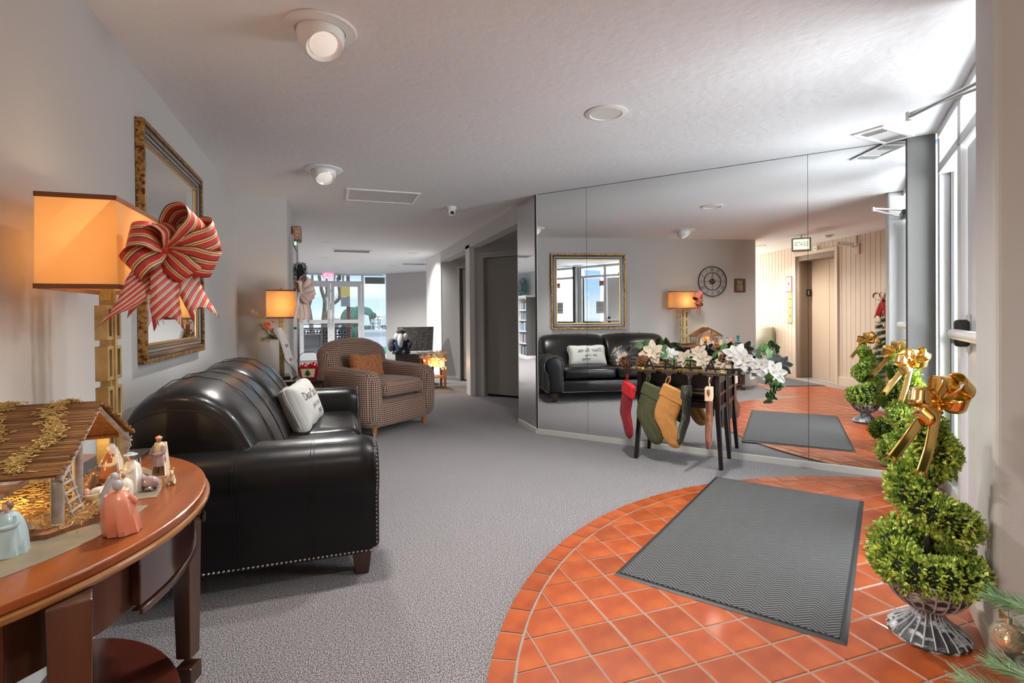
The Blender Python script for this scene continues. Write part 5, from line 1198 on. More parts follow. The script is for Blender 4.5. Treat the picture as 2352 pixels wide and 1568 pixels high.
# elevator sign, hanging and read in the mirror
es = thing('elevator_sign', 'lit hanging elevator sign with green lettering in a grey-green case', 'sign', (-.36, .26, 2.29), R(180 - 52))
MB().rbox((0, 0, 0), (.135, .055, .105), .015, 2).build('case', mat('sign_case', (.30, .33, .24), .4), es, smooth=True)
MB().box(-.120, .120, -.062, -.054, -.090, .090).build('face_rim', M_plastic_w, es, bevel=.004)
MB().box(-.108, .108, -.066, -.060, -.078, .078).build('lit_face', mat('sign_face', (.9, .9, .75), .5, emit=(1, 1, .72), estr=.5), es)
text('ELEVATOR', .075, mat('sign_green', (.08, .14, .06), .5), 'lettering', es, T(0, -.068, 0) @ Rx(R(90)) @ Sc(.52, 1.35, 1), .003)
MB().tube([(0, 0, .10), (0, 0, .15)], .012, 8).build('stem', M_alu, es)
bc = thing('bullet_camera', 'white bullet security camera high on the tan boards', 'security camera', (-.29, -.664, 2.27))
MB().box(-.06, .06, .012, .028, -.13, .03).build('wall_plate', M_board, bc, bevel=.003); MB().tube([(0, .03, 0), (0, .09, -.02), (0, .14, .01)], .012, 8).build('bracket', M_plastic_w, bc, smooth=True)
MB().lathe([(.001, -.10), (.034, -.10), (.036, .08), (.030, .10), (.001, .10)], 18, M=T(-.03, .17, .035) @ Rz(R(35)) @ Rx(R(-80))).build('camera_body', M_plastic_w, bc, smooth=True)
MB().lathe([(.001, -.108), (.026, -.108), (.026, -.098)], 16, M=T(-.03, .17, .035) @ Rz(R(35)) @ Rx(R(-80)) @ Rx(R(180))).build('lens', M_black, bc)
MB().tube([(0, .02, .03), (0, .02, .16)], .010, 8).build('conduit', M_board, bc)
eb2 = thing('indicator_box', 'small white indicator box above the elevator door', 'box', (-1.19, -.64, 2.345)); MB().box(-.05, .05, -.012, .025, -.045, .045).build('box_body', M_plastic_w, eb2, bevel=.004); MB().lathe([(.008, 0), (.008, .004), (.001, .005)], 10, M=T(.01, .025, 0) @ Rx(R(-90))).build('indicator', M_black, eb2)
ep = thing('notice_frame', 'small framed notice above the elevator call panel', 'picture', (-1.92, -.650, 1.76))
MB().box(-.09, .09, -.002, .014, -.15, .15).build('frame', mat('red_brown_frame', (.32, .10, .04), .4), ep, bevel=.003); MB().box(-.07, .07, .014, .017, -.13, .13).build('print', mat('pale_print', (.70, .66, .55), .6), ep); MB().lathe([(.001, 0), (.03, .0), (.03, .002), (.02, .003), (.001, .003)], 18, M=T(0, .017, .01) @ Rx(R(-90))).build('emblem', mat('red_print', (.45, .12, .08), .6), ep)
cp_ = thing('call_panel', 'tall brass elevator call panel with three buttons', 'panel', (-1.89, -.650, 1.32)); MB().box(-.075, .075, -.002, .020, -.29, .29).build('plate', mat('brass_plate', (.30, .28, .16), .3, .8), cp_, bevel=.004)
for z in (.16, 0, -.16): MB().lathe([(.014, 0), (.014, .008), (.001, .010)], 14, M=T(0, .020, z) @ Rx(R(-90))).build('button', mat('brass_button', (.75, .55, .2), .3, .8) if 'brass_button' not in bpy.data.materials else bpy.data.materials['brass_button'], cp_, smooth=True)
# bench by the elevator
bn = thing('waiting_bench', 'olive vinyl bench against the tan boards by the elevator', 'bench', (-3.05, -.36, 0))
M_oliv = mat('olive_vinyl', (.20, .185, .10), .35, coat=.2)
MB().rbox((0, 0, .42), (.78, .27, .045), .04, 4).build('seat', M_oliv, bn, smooth=True); MB().rbox((0, -.22, .72), (.76, .035, .22), .03, 4).build('backrest', M_oliv, bn, smooth=True)
for x in (-.65, .65):
    MB().box(x - .02, x + .02, -.22, -.18, 0, .38).box(x - .02, x + .02, .18, .22, 0, .38).box(x - .018, x + .018, -.18, .18, .34, .38).build('leg', M_silver, bn, bevel=.003)
cu = thing('bench_cushion', 'round patterned cushion on the olive bench', 'cushion', (-2.98, -.30, .475), R(20)); MB().ell((0, 0, .12), (.17, .09, .13), 18, 12).build('cushion_cover', mat('patterned_olive', (.16, .14, .07), .8, col2=(.5, .45, .28), nscale=30), cu, smooth=True)

# door closer on the entrance door
dcl = thing('door_closer', 'grey overhead door closer with its folded arm', 'door closer'); dcl.matrix_world = FW
MB().rbox((1.62, .005, 2.16), (.13, .03, .028), .012, 2).build('closer_body', M_dark, dcl, smooth=True)
MB().tube([(1.60, -.02, 2.195), (1.36, -.26, 2.20)], .008, 6, M=Matrix.Identity(4)).build('arm', M_alu, dcl); MB().tube([(1.36, -.26, 2.185), (1.86, .0, 2.165)], .009, 6).tube([(1.36, -.26, 2.17), (1.36, -.26, 2.21)], .013, 8).build('forearm', M_alu, dcl)

# ------------------------------------------------------------------ things on the side table
sb = thing('leaning_sign', 'white board sign leaning behind the apple basket on the black side table', 'sign'); sb.matrix_world = T(-.36, 5.42, .629) @ Rz(R(-8)) @ Ry(R(-15))
MB().box(-.010, .010, -.05, .17, 0, .50).build('board', mat('white_board', (.80, .77, .75), .6), sb, bevel=.002)
MB().box(.010, .0115, .0, .12, .16, .19).box(.010, .0115, .0, .12, .30, .33).build('lettering', mat('pink_grey_print', (.45, .25, .3), .6), sb)
MB().tube(bez([(-.01, .1, .28), (-.03, -.02, .22), (.02, -.07, .12), (.05, -.06, .04)], 5), .003, 6).build('cord', M_black, sb, smooth=True)
ab = thing('apple_basket', 'red wooden basket with a green tree panel and red apples inside', 'basket', (-.215, 5.33, .6265), R(-8))
M_crm_ = mat('red_basket_paint', (.22, .01, .02), .4); M_app = mat('red_apple', (.55, .01, .02), .15, coat=.7)
def trap(z0, z1, a0, a1, b0, b1, th, mb):
    for sx in (-1, 1): mb.loft([[(sx * a0, -b0, z0), (sx * a0, b0, z0), (sx * (a0 - th), b0, z0), (sx * (a0 - th), -b0, z0)], [(sx * a1, -b1, z1), (sx * a1, b1, z1), (sx * (a1 - th), b1, z1), (sx * (a1 - th), -b1, z1)]])
    for sy in (-1, 1): mb.loft([[(-a0, sy * b0, z0), (a0, sy * b0, z0), (a0, sy * (b0 - th), z0), (-a0, sy * (b0 - th), z0)], [(-a1, sy * b1, z1), (a1, sy * b1, z1), (a1, sy * (b1 - th), z1), (-a1, sy * (b1 - th), z1)]])
    return mb
bx = trap(0, .115, .070, .088, .05, .062, .007, MB()).box(-.066, .066, -.046, .046, 0, .008)
bx.build('basket_box', M_crm_, ab, bevel=.002)
MB().loft([[(-.052, -.0525, .018), (.052, -.0525, .018), (.052, -.049, .018), (-.052, -.049, .018)], [(-.066, -.0625, .098), (.066, -.0625, .098), (.066, -.058, .098), (-.066, -.058, .098)]]).build('cream_panel', mat('cream_panel', (.65, .48, .28), .6), ab)
MB().prism([(-.006, 0), (.006, 0), (.006, .014), (.028, .014), (.012, .030), (.022, .030), (.008, .046), (.015, .046), (0, .062), (-.015, .046), (-.008, .046), (-.022, .030), (-.012, .030), (-.028, .014), (-.006, .014)], -.002, .002, T(0, -.0595, .026) @ Rx(R(97))).build('tree_cutout', mat('dark_green_cutout', (.005, .06, .04), .5), ab)
MB().tube(bez([(-.086, 0, .11), (-.105, 0, .17), (-.07, 0, .235), (0, 0, .255), (.07, 0, .235), (.105, 0, .17), (.086, 0, .11)], 6), .0028, 6).build('wire_handle', M_silver, ab, smooth=True)
for i, (x, y, z, lb) in enumerate(((-.042, -.010, .112, 'red glossy apple at the near corner of the basket'), (.040, -.005, .120, 'red glossy apple on top of the basket pile'), (0, .03, .105, 'red apple at the back of the basket'), (.0, -.02, .085, 'red apple low in the middle of the basket'))):
    a = thing('apple', lb, 'apple', group='apples in the red basket'); a.matrix_world = ab.matrix_world.copy() if False else T(-.215, 5.33, .6265) @ Rz(R(-8)) @ T(x, y, z)
    MB().lathe([(.001, -.026), (.016, -.031), (.030, -.018), (.038, .004), (.034, .022), (.020, .032), (.006, .028), (.001, .022)], 18).build('fruit', M_app, a, smooth=True); MB().tube([(0, 0, .022), (.004, 0, .042)], .002, 5).build('stalk', M_stem, a)
# dried spray on the second lamp
sp_ = thing('pine_spray', 'dried wheat and pine spray with orange berries tied to the smaller lamp', 'spray', (-.50, 5.53, 1.02))
M_wheat = mat('wheat', (.62, .45, .22), .8, col2=(.78, .62, .38), nscale=30); M_pine = mat('pine_green', (.10, .17, .05), .6, col2=(.35, .38, .14), nscale=30); M_berry = mat('orange_berry', (.75, .10, .02), .3)
def spray(nm, m_, pts, n, L, sprd):
    P = bez(pts, 8); mb = MB(); mb.tube(P, .003, 5)
    for _ in range(n):
        k = rn.randint(2, len(P) - 2); tn = (P[k + 1] - P[k - 1]).normalized(); d = (tn + Vector((rn.gauss(0, sprd), rn.gauss(0, sprd), rn.gauss(0, sprd)))).normalized(); s_ = d.cross(Vector((rn.gauss(0, 1), rn.gauss(0, 1), 1))).normalized() * .0016
        mb.loft([[P[k] - s_, P[k] + s_, P[k] + s_.cross(d)], [P[k] + d * L - s_ * .3, P[k] + d * L + s_ * .3, P[k] + d * L]], True)
    return tag(mb.build(nm, m_, sp_, recalc=False), kind='stuff')
spray('wheat_ears', M_wheat, [(0, 0, -.02), (-.07, -.02, .08), (-.15, -.02, .19), (-.22, -.01, .25)], 260, .055, .55)
spray('pine_needles', M_pine, [(0, 0, -.03), (-.08, -.02, .03), (-.15, -.02, .12)], 160, .05, .6)
spray('pine_needles', M_pine, [(0, 0, -.02), (-.06, -.02, .0), (-.13, -.03, -.02)], 160, .05, .6)
spray('wheat_ears', M_wheat, [(-.05, -.02, -.01), (-.11, -.03, -.04), (-.15, -.04, -.06)], 90, .045, .6)
bbm = MB()
for _ in range(16): bbm.ell((-.085 + rn.gauss(0, .022), -.05 + rn.gauss(0, .01), .11 + rn.gauss(0, .03) - 0), .011, 10, 7)
bbm.build('berries', M_berry, sp_, smooth=True)
bw2 = thing('ribbon_bow', 'pale striped ribbon bow at the edge of the smaller lamp shade', 'bow'); bw2.matrix_world = T(-.285, 5.43, 1.45) @ Rz(R(20)) @ Sc(1, 1, 1)
M_str2 = stripe_mat('cream_red_stripe', (.80, .62, .50), (.85, .78, .70), (.45, .12, .12), 2.2, 0, .6)
loop_bow(bw2, None, [(62, .16, 65, -.2, 1.2), (20, .13, 70, -.3, 1.2), (-45, .12, 65, -.3, 1), (100, .12, 65, -.3, 1)], [([(0, 0, 0), (.02, 0, -.10), (.04, .01, -.20), (.03, .0, -.27)], [(1, 0, 0)] * 4), ([(0, 0, 0), (.0, 0, -.10), (-.02, .01, -.20), (-.03, .0, -.26)], [(1, .4, 0)] * 4)], .10, M_str2, M_str2, .014)
# wreath and emergency sign on the corridor wall
wr_ = thing('dark_wreath', 'dark evergreen wreath on the corridor wall above the side table', 'wreath', (-.35, 6.6, 1.68))
mb = MB()
for _ in range(1500):
    a = rn.uniform(0, 6.283); b_ = rn.uniform(0, 6.283); rr = .045
    c = Vector((rr * math.sin(b_) * 1.3, (.13 + rr * math.cos(b_)) * math.cos(a), (.13 + rr * math.cos(b_)) * math.sin(a))); d = Vector((rn.gauss(0, 1), rn.gauss(0, 1), rn.gauss(0, 1))).normalized() * .035; s_ = d.cross(Vector((1, .3, .2))).normalized() * .003
    mb.add([c - s_, c + s_, c + d], [(0, 1, 2)])
tag(mb.build('needles', mat('dark_needle', (.015, .03, .03), .7), wr_, recalc=False), kind='stuff')
MB().tube([(0, .13 * math.cos(a), .13 * math.sin(a)) for a in [2 * math.pi * k / 24 for k in range(25)]], .03, 8).build('wreath_base', mat('wreath_base', (.01, .015, .015), .9), wr_, smooth=True)
em = thing('emergency_sign', 'brown and cream boxed sign high on the corridor corner wall', 'sign', (-.434, 6.52, 2.17))
MB().rbox((.055, 0, 0), (.05, .085, .085), .012, 2).build('case', mat('brown_case', (.22, .09, .04), .5), em, smooth=True); MB().rbox((.06, -.088, 0), (.042, .004, .07), .003, 2).build('face', mat('mottled_face', (.65, .45, .28), .5, col2=(.25, .08, .05), nscale=60), em)
MB().box(.02, .05, -.02, .02, -.12, -.085).build('test_lamp', mat('green_lamp', (.2, .7, .4), .3, emit=(.2, .9, .5), estr=1), em)
rk = thing('wire_rack', 'tall black wire rack with white rungs beyond the corridor corner', 'rack', (-.50, 8.1, 0))
for x in (-.02, .02):
    MB().tube([(x, 0, 0), (x, 0, 1.12)], .012, 8).build('upright', M_dark, rk)
    MB().tube([(x, .35, 0), (x, .35, 1.12)], .012, 8).build('upright', M_dark, rk)
for z in (.25, .45, .65, .85, 1.05): MB().tube([(-.03, -.01, z), (.045, -.01, z + .01)], .011, 8).tube([(0, 0, z), (0, .35, z)], .008, 6).build('rung', M_plastic_w, rk)

# ------------------------------------------------------------------ far lounge
ex = thing('exit_sign', 'lit red and white EXIT sign hanging before the glass doors', 'sign', (-.09, 15.30, 2.375))
MB().rbox((0, .03, 0), (.15, .025, .10), .01, 2).build('case', M_plastic_w, ex, smooth=True); MB().box(-.135, .135, -.002, .004, -.088, .088).build('face', mat('exit_face', (.9, .35, .45), .5, emit=(1, .45, .60), estr=.55), ex)
text('EXIT', .16, mat('exit_letters', (.9, .15, .25), .5, emit=(1, .02, .10), estr=.8), 'lettering', ex, T(0, -.003, 0) @ Rx(R(90)), .003)
MB().box(-.22, .22, .0, .06, .095, .115).build('ceiling_plate', M_plastic_w, ex, bevel=.003)
gb = thing('grey_box', 'small dark grey box above the glass doors beside the exit sign', 'box', (.20, 15.55, 2.33)); MB().box(-.05, .05, -.02, .02, -.07, .07).build('box_body', mat('grey_plastic', (.2, .21, .2), .5), gb, bevel=.004)
fd = thing('wicker_chest', 'dark wicker chest with its lid standing open behind the bearded doll', 'basket', (1.38, 9.35, 0), R(-8))
M_wick = mat('dark_wicker', (.03, .028, .026), .6, col2=(.12, .11, .10), nscale=45, ncon=(.4, .6), bump=.5, bscale=90)
MB().box(-.33, .33, -.22, .22, .04, .56).build('chest', M_wick, fd, bevel=.01); MB().loft([[(-.33, .20, .58), (.33, .20, .58), (.33, .23, .58), (-.33, .23, .58)], [(-.30, .33, 1.02), (.36, .33, 1.02), (.36, .36, 1.02), (-.30, .36, 1.02)]]).build('lid', M_wick, fd, bevel=.006)
for k in range(7):
    MB().tube([(-.28 + k * .1, .20, .60), (-.25 + k * .1, .33, 1.0)], .006, 5).build('lid_slat', M_dark, fd)
sa = thing('bearded_doll', 'seated bearded doll in a dark blue robe and hood on the wicker chest', 'doll', (1.13, 9.22, .562), R(-12))
M_robe = mat('navy_robe', (.012, .03, .06), .8, bump=.5, bscale=30, dist=.006); M_beard = mat('white_beard', (.75, .80, .85), .9, bump=.8, bscale=60, dist=.01); M_hood = mat('brown_hood', (.07, .05, .045), .8)
robe(MB(), .30, .15, .07, 0, 0, 7).build('robe', M_robe, sa, smooth=True); MB().ell((0, -.02, .34), (.06, .06, .075), 16, 10).ell((0, -.082, .335), (.013, .014, .014), 8, 6).build('head', C_skin, sa, smooth=True)
MB().ell((0, .0, .375), (.078, .08, .07), 16, 10).ell((.05, .02, .33), (.04, .05, .08), 12, 8).build('hood', M_hood, sa, smooth=True); MB().tube(bez([(0, -.06, .33), (0, -.10, .24), (0, -.11, .15), (0, -.10, .10)], 4), [.04, .045, .05, .052, .052, .05, .046, .042, .036, .03, .022, .016, .01], 12).ell((-.07, -.04, .29), (.05, .05, .07), 10, 8).ell((.07, -.04, .29), (.05, .05, .07), 10, 8).build('beard', M_beard, sa, smooth=True)
for q in (-1, 1): MB().tube(bez([(q * .08, 0, .26), (q * .16, -.04, .20), (q * .14, -.10, .12)], 4), .035, 10).ell((q * .135, -.115, .105), .025, 8, 6).build('arm', M_robe, sa, smooth=True); MB().tube([(q * .06, -.05, .05), (q * .07, -.22, .03)], .035, 8).ell((q * .07, -.235, .04), (.03, .045, .03), 8, 6).build('leg', M_dark, sa, smooth=True)
MB().ell((-.17, -.03, .16), (.06, .05, .12), 14, 10).build('sack', mat('grey_sack', (.2, .19, .18), .9), sa, smooth=True)
wt = thing('lit_side_table', 'small table draped with garland and warm string lights by the white panelled wall', 'table', (1.60, 8.75, 0))
MB().box(-.20, .20, -.20, .20, .50, .53).build('tabletop', mat('warm_pine', (.45, .17, .05), .5), wt, bevel=.004)
for x in (-.17, .17):
    for y in (-.17, .17): MB().box(x - .018, x + .018, y - .018, y + .018, 0, .50).build('leg', mat('warm_pine_leg', (.40, .15, .05), .5) if 'warm_pine_leg' not in bpy.data.materials else bpy.data.materials['warm_pine_leg'], wt)
MB().box(-.17, .17, -.16, .16, .18, .20).build('shelf', bpy.data.materials['warm_pine'], wt); MB().box(-.18, .18, -.185, -.165, .38, .50).build('apron', bpy.data.materials['warm_pine'], wt)
M_fairy = mat('warm_fairy', (1, .7, .3), .4, emit=(1, .62, .22), estr=1.3)
lg = MB()
for _ in range(60): lg.ell((rn.uniform(-.2, .2), -.205 + rn.uniform(-.01, .01), rn.uniform(.30, .53)), .009, 6, 4)
tag(lg.build('string_lights', M_fairy, wt), kind='stuff')
tw_ = MB()
for _ in range(420):
    c = Vector((rn.uniform(-.24, .24), rn.uniform(-.23, .1), .54 + rn.uniform(0, .07))); d = Vector((rn.gauss(0, 1), rn.gauss(0, 1), rn.gauss(.2, .6))).normalized() * rn.uniform(.03, .08); s_ = d.cross(Vector((.3, 1, .2))).normalized() * .003
    tw_.loft([[c - s_, c + s_, c + s_.cross(d).normalized() * .003], [c + d - s_, c + d + s_, c + d]], True)
tag(tw_.build('twig_garland', mat('frosted_twig', (.28, .22, .18), .7, col2=(.6, .55, .5), nscale=40), wt, recalc=False), kind='stuff')
MB().box(.08, .16, -.212, -.206, .36, .48).build('white_card', M_plastic_w, wt)
light('fairy_glow', 'POINT', (1.6, 8.48, .42), 1.6, (1, .6, .25), shadow_soft_size=.05)
# bookcase seen in the narrow mirror
bk = thing('bookcase', 'white arched bookcase with a dark side, full of books', 'bookcase', (-1.42, 13.42, 0))
BD, BWd, BH = .30, 1.95, 1.72
M_bkside = mat('bookcase_side', (.10, .09, .085), .6)
MB().box(0, BD, 0, .025, 0, BH).build('side_panel', M_bkside, bk); MB().box(0, BD, BWd - .025, BWd, 0, BH).build('side_panel', M_white, bk); MB().box(0, .015, .025, BWd - .025, 0, BH).build('back_panel', M_white, bk)
MB().box(0, BD + .03, -.02, BWd + .02, BH, BH + .05).build('cornice', M_white, bk, bevel=.008); MB().box(0, BD + .02, -.01, BWd + .01, 0, .10).build('plinth', M_white, bk, bevel=.006)
nb_ = 3; cw = (BWd - .05) / nb_
for k in range(1, nb_): MB().box(.015, BD, .025 + k * cw - .025, .025 + k * cw + .025, .10, BH).build('upright', M_white, bk)
shz = [.10, .43, .77, 1.08, 1.36]
for z in shz[1:]: MB().box(.015, BD, .025, BWd - .025, z - .015, z + .015).build('shelf', M_white, bk)
for k in range(nb_):
    y0 = .025 + k * cw; MB().prism([(y0, BH - .09), (y0 + .04, BH - .05), (y0 + .12, BH - .03), (y0 + cw - .12, BH - .03), (y0 + cw - .04, BH - .05), (y0 + cw, BH - .09), (y0 + cw, BH), (y0, BH)], BD - .02, BD, Matrix(((0, 0, 1, 0), (1, 0, 0, 0), (0, 1, 0, 0), (0, 0, 0, 1)))).build('arch', M_white, bk)
bcol = [mat('book_cloth_%s' % n, c, .6) for n, c in (('navy', (.03, .06, .14)), ('teal', (.04, .17, .20)), ('grey', (.25, .27, .30)), ('cream', (.62, .60, .55)), ('sky', (.22, .38, .50)), ('mauve', (.22, .14, .18)), ('brown', (.12, .07, .05)))]
cnames = ['navy', 'teal', 'grey', 'cream', 'sky blue', 'mauve', 'brown']
protos = {}
nth = 'first second third fourth fifth sixth seventh eighth ninth tenth eleventh twelfth thirteenth fourteenth fifteenth sixteenth seventeenth eighteenth nineteenth twentieth'.split()
ords = ['bottom', 'second lowest', 'middle', 'second highest', 'top']
for k in range(2):
    for si, z in enumerate(shz):
        y = .025 + k * cw + .035; end = .025 + (k + 1) * cw - .04
        bi = -1; top = (shz[si + 1] if si < 4 else BH - .09) - z - .05
        while y < end - .07:
            w = rn.choice((.03, .042, .055)); h = rn.uniform(.72, .98) * top; ci = rn.randrange(7)
            if ci not in protos:
                o = thing('book'); MB().box(0, .17, 0, 1, 0, 1).build('cover', bcol[ci], o); MB().box(.004, .165, .12, .88, 1.0, 1.004).build('pages', M_pillow, o); protos[ci] = o
            else: o = dup(protos[ci])
            o.location = (-1.42 + .09, 13.42 + y, z + .017); o.scale = (1, w * .96, h)
            bi += 1; tag(o, '%s book, %s from the dark side on the %s shelf, %s bay' % (cnames[ci], nth[bi], ords[si], 'near' if k == 0 else 'next'), 'book', 'books in the white bookcase')
            y += w + .001
wr2 = thing('teal_wreath', 'teal tinsel wreath with a pink ribbon on the wall above the bookcase', 'wreath', (-1.30, 14.1, BH + .052))
mb = MB()
for _ in range(1300):
    a = rn.uniform(0, 6.283); b_ = rn.uniform(0, 6.283); rr = .09
    c = Vector((.03 + rr * math.sin(b_) * .6, (.17 + rr * math.cos(b_)) * math.cos(a), .26 + (.17 + rr * math.cos(b_)) * math.sin(a))); d = Vector((rn.gauss(0, 1), rn.gauss(0, 1), rn.gauss(0, 1))).normalized() * .06; s_ = d.cross(Vector((1, .3, .2))).normalized() * .006
    mb.add([c - s_, c + s_, c + d], [(0, 1, 2)])
tag(mb.build('tinsel', mat('teal_tinsel', (.01, .16, .17), .5, col2=(.08, .35, .36), nscale=20), wr2, recalc=False), kind='stuff'); MB().tube([(.10, -.05, .30), (.11, .02, .42), (.10, .08, .47)], .02, 6).build('ribbon', mat('pink_ribbon', (.6, .2, .3), .6), wr2, smooth=True)
S('wall_behind_bookcase', MB().box(-1.6, -1.42, 12.9, 15.6, 0, CZ), M_wall)

# ------------------------------------------------------------------ christmas tree by the pillar
xt = thing('christmas_tree', 'artificial christmas tree with gold ornaments standing behind the entrance pillar', 'christmas tree', (1.50, .20, .0108))
M_need = mat('fir_needle', (.02, .07, .018), .6, col2=(.10, .24, .08), nscale=9, ncon=(.3, .7)); M_needl = mat('fir_needle_light', (.10, .24, .10), .6, col2=(.35, .50, .30), nscale=9)
MB().tube([(0, 0, .02), (0, 0, 2.0)], .02, 8).build('trunk', M_darkwood, xt); 
for k in range(3): a = k * 2.1; MB().tube([(0, 0, .12), (.22 * math.cos(a), .22 * math.sin(a), .01)], .012, 6).build('stand_leg', M_dark, xt)
def fronds(nm, m_, lst, nper, L, prnt=None):
    vs = []; fs = []
    tb = MB()
    for (p0, p1) in lst:
        p0, p1 = Vector(p0), Vector(p1); mid = (p0 + p1) / 2 + Vector((0, 0, .02)); P = bez([p0, mid, p1], 6); ax = (p1 - p0).normalized()
        tb.tube(P, .0035, 4)
        for _ in range(nper):
            f = rn.random() ** .7; k = min(len(P) - 2, int(f * (len(P) - 1))); c = P[k].lerp(P[k + 1], rn.random()); q = Vector((rn.gauss(0, 1), rn.gauss(0, 1), rn.gauss(0, 1))); q = (q - ax * q.dot(ax)).normalized()
            d = (ax * .9 + q * .75).normalized() * L * rn.uniform(.7, 1.1); s_ = d.cross(q).normalized() * .0013; b = len(vs)
            vs += [c - s_, c + s_, c + d + s_ * .5, c + d - s_ * .5]; fs.append((b, b + 1, b + 2, b + 3))
    me = bpy.data.meshes.new(nm); me.from_pydata([tuple(v) for v in vs + []], [], fs); me.materials.append(m_)
    o = bpy.data.objects.new(nm, me); COL.objects.link(o); o.parent = prnt or xt; o['kind'] = 'stuff'
    t2 = tb.build('twigs', M_darkwood, prnt or xt, recalc=False); t2['kind'] = 'stuff'
lst = []
for lvl in range(22):
    z = .20 + lvl * .083; rr = .47 * (1 - lvl / 24) ** .62; n_ = max(4, int(20 * (1 - lvl / 26)))
    for k in range(n_):
        a = 2 * math.pi * (k + rn.uniform(-.3, .3)) / n_ + lvl; e_ = rr * rn.uniform(.85, 1.0); lst.append(((0, 0, z + .04), (e_ * math.cos(a), e_ * math.sin(a), z - .03 + rn.uniform(-.02, .02))))
        if lvl < 16:
            a2 = a + .25; m2 = .55 * e_; lst.append(((m2 * math.cos(a), m2 * math.sin(a), z), (e_ * .95 * math.cos(a2), e_ * .95 * math.sin(a2), z - .02)))
fronds('needles', M_need, lst, 150, .055)
M_goldg = mat('gold_glass', (.9, .55, .18), .06, .85)
def ornament(x, y, z, r_, m_, label):
    o = thing('tree_ornament', label, 'ornament', (1.50 + x, .20 + y, z), group='ornaments on the christmas tree')
    MB().ell((0, 0, 0), r_, 18, 12).build('bauble', m_, o, smooth=True); MB().lathe([(.007, r_ * .95), (.007, r_ + .010), (.001, r_ + .012)], 10).build('cap', M_gball, o); MB().tube([(0, 0, r_ + .01), (0, 0, r_ + .035)], .0008, 4).build('string', M_gball, o)
    return o
for i, (a, z) in enumerate(((95, 1.45), (70, 1.32), (50, 1.2), (88, 1.05), (60, .95), (100, .85), (75, .75), (45, .70), (110, .6), (30, 1.0), (64, 1.6), (80, 1.75))):
    rr = .50 * (1 - (z - .2) / 2.05) ** .8; ornament(rr * math.cos(R(a)), rr * math.sin(R(a)), z, .034, M_goldg if i % 2 else M_app, ('gold' if i % 2 else 'red') + ' glass bauble on the christmas tree, %s' % ('near the top', 'upper side', 'just below the bow', 'at bow height', 'on the mirror side', 'by the topiary', 'mid height', 'low on the door side', 'lowest on the mirror side', 'on the outer side', 'beside the ribbon', 'close to the tip')[i])
rb = thing('tree_bow', 'red ribbon bow on the upper part of the christmas tree', 'bow'); rb.matrix_world = T(1.44, .50, 1.36) @ Rz(R(150)); M_rr = stripe_mat('red_ribbon', (.5, .01, .01), (.55, .02, .02), (.7, .1, .05), 2, 0, .5)
loop_bow(rb, None, [(40, .12, 10, -.2, 1), (140, .12, 10, -.2, 1), (90, .10, 10, -.4, 1)], [([(0, 0, 0), (-.03, -.01, -.1), (-.05, 0, -.22)], [(1, 0, 0)] * 3), ([(0, 0, 0), (.03, -.01, -.1), (.06, 0, -.2)], [(1, 0, 0)] * 3)], .07, M_rr, M_rr)
M_teals = mat('teal_snowflake', (.15, .40, .45), .3, .5); 
tf = thing('tree_skirt', 'white fur skirt around the foot of the christmas tree', 'tree skirt', (1.50, .20, .0112)); MB().lathe([(.42, 0), (.42, .02), (.3, .035), (.05, .05), (.05, .0)], 40).build('skirt_cloth', mat('white_fur', (.8, .8, .8), .95, bump=1, bscale=60, dist=.02), tf, smooth=True)
# near branches that enter the frame, and the clear ornament
lo = thing('lower_branches'); lo.parent = xt
def rel(p): return (p[0] - 1.5, p[1] - .2, p[2] - .0108)
fronds('needles', M_needl, [(rel((1.52, .35, .50)), rel((1.565, .835, .49))), (rel((1.6, .55, .49)), rel((1.63, .85, .455))), (rel((1.53, .4, .33)), rel((1.50, .868, .275))), (rel((1.55, .5, .33)), rel((1.575, .84, .315))), (rel((1.60, .5, .36)), rel((1.64, .82, .35))), (rel((1.56, .5, .42)), rel((1.62, .80, .395)))], 420, .05, lo)
on = thing('glass_ornament', 'clear and gold glass ornament hanging from a low branch of the christmas tree', 'ornament', (1.592, .822, .392))
MB().lathe([(.001, -.042), (.018, -.038), (.034, -.020), (.038, 0), (.033, .018), (.018, .031), (.006, .036)], 24).build('glass_bauble', mat('smoked_glass', (.95, .80, .62), .03, trans=.85, spec=.8), on, smooth=True)
MB().ell((0, 0, -.004), (.020, .020, .022), 16, 10).build('gold_core', M_goldg, on, smooth=True)
MB().lathe([(.007, .034), (.008, .048), (.001, .05)], 10).build('cap', M_chrome, on, smooth=True); MB().tube([(0, 0, .048), (0, 0, .10)], .0008, 4).build('string', M_chrome, on)
MB().loft([[(-.045, -.004, .06), (-.030, .004, .078), (-.028, 0, .052)], [(-.004, -.002, .048), (.0, .004, .052), (.0, 0, .044)]]).build('gold_leaf', M_goldg, on)
wf = thing('white_flower_ornament', 'white silk flower ornament tucked low in the christmas tree', 'ornament'); wf.matrix_world = T(1.60, .815, .335) @ Rx(R(60)) @ Sc(.5, .5, .5)
for k in range(7): add_mesh('petal', PM[(1, 1)], wf, Rz(k * .9) @ Rx(.1))

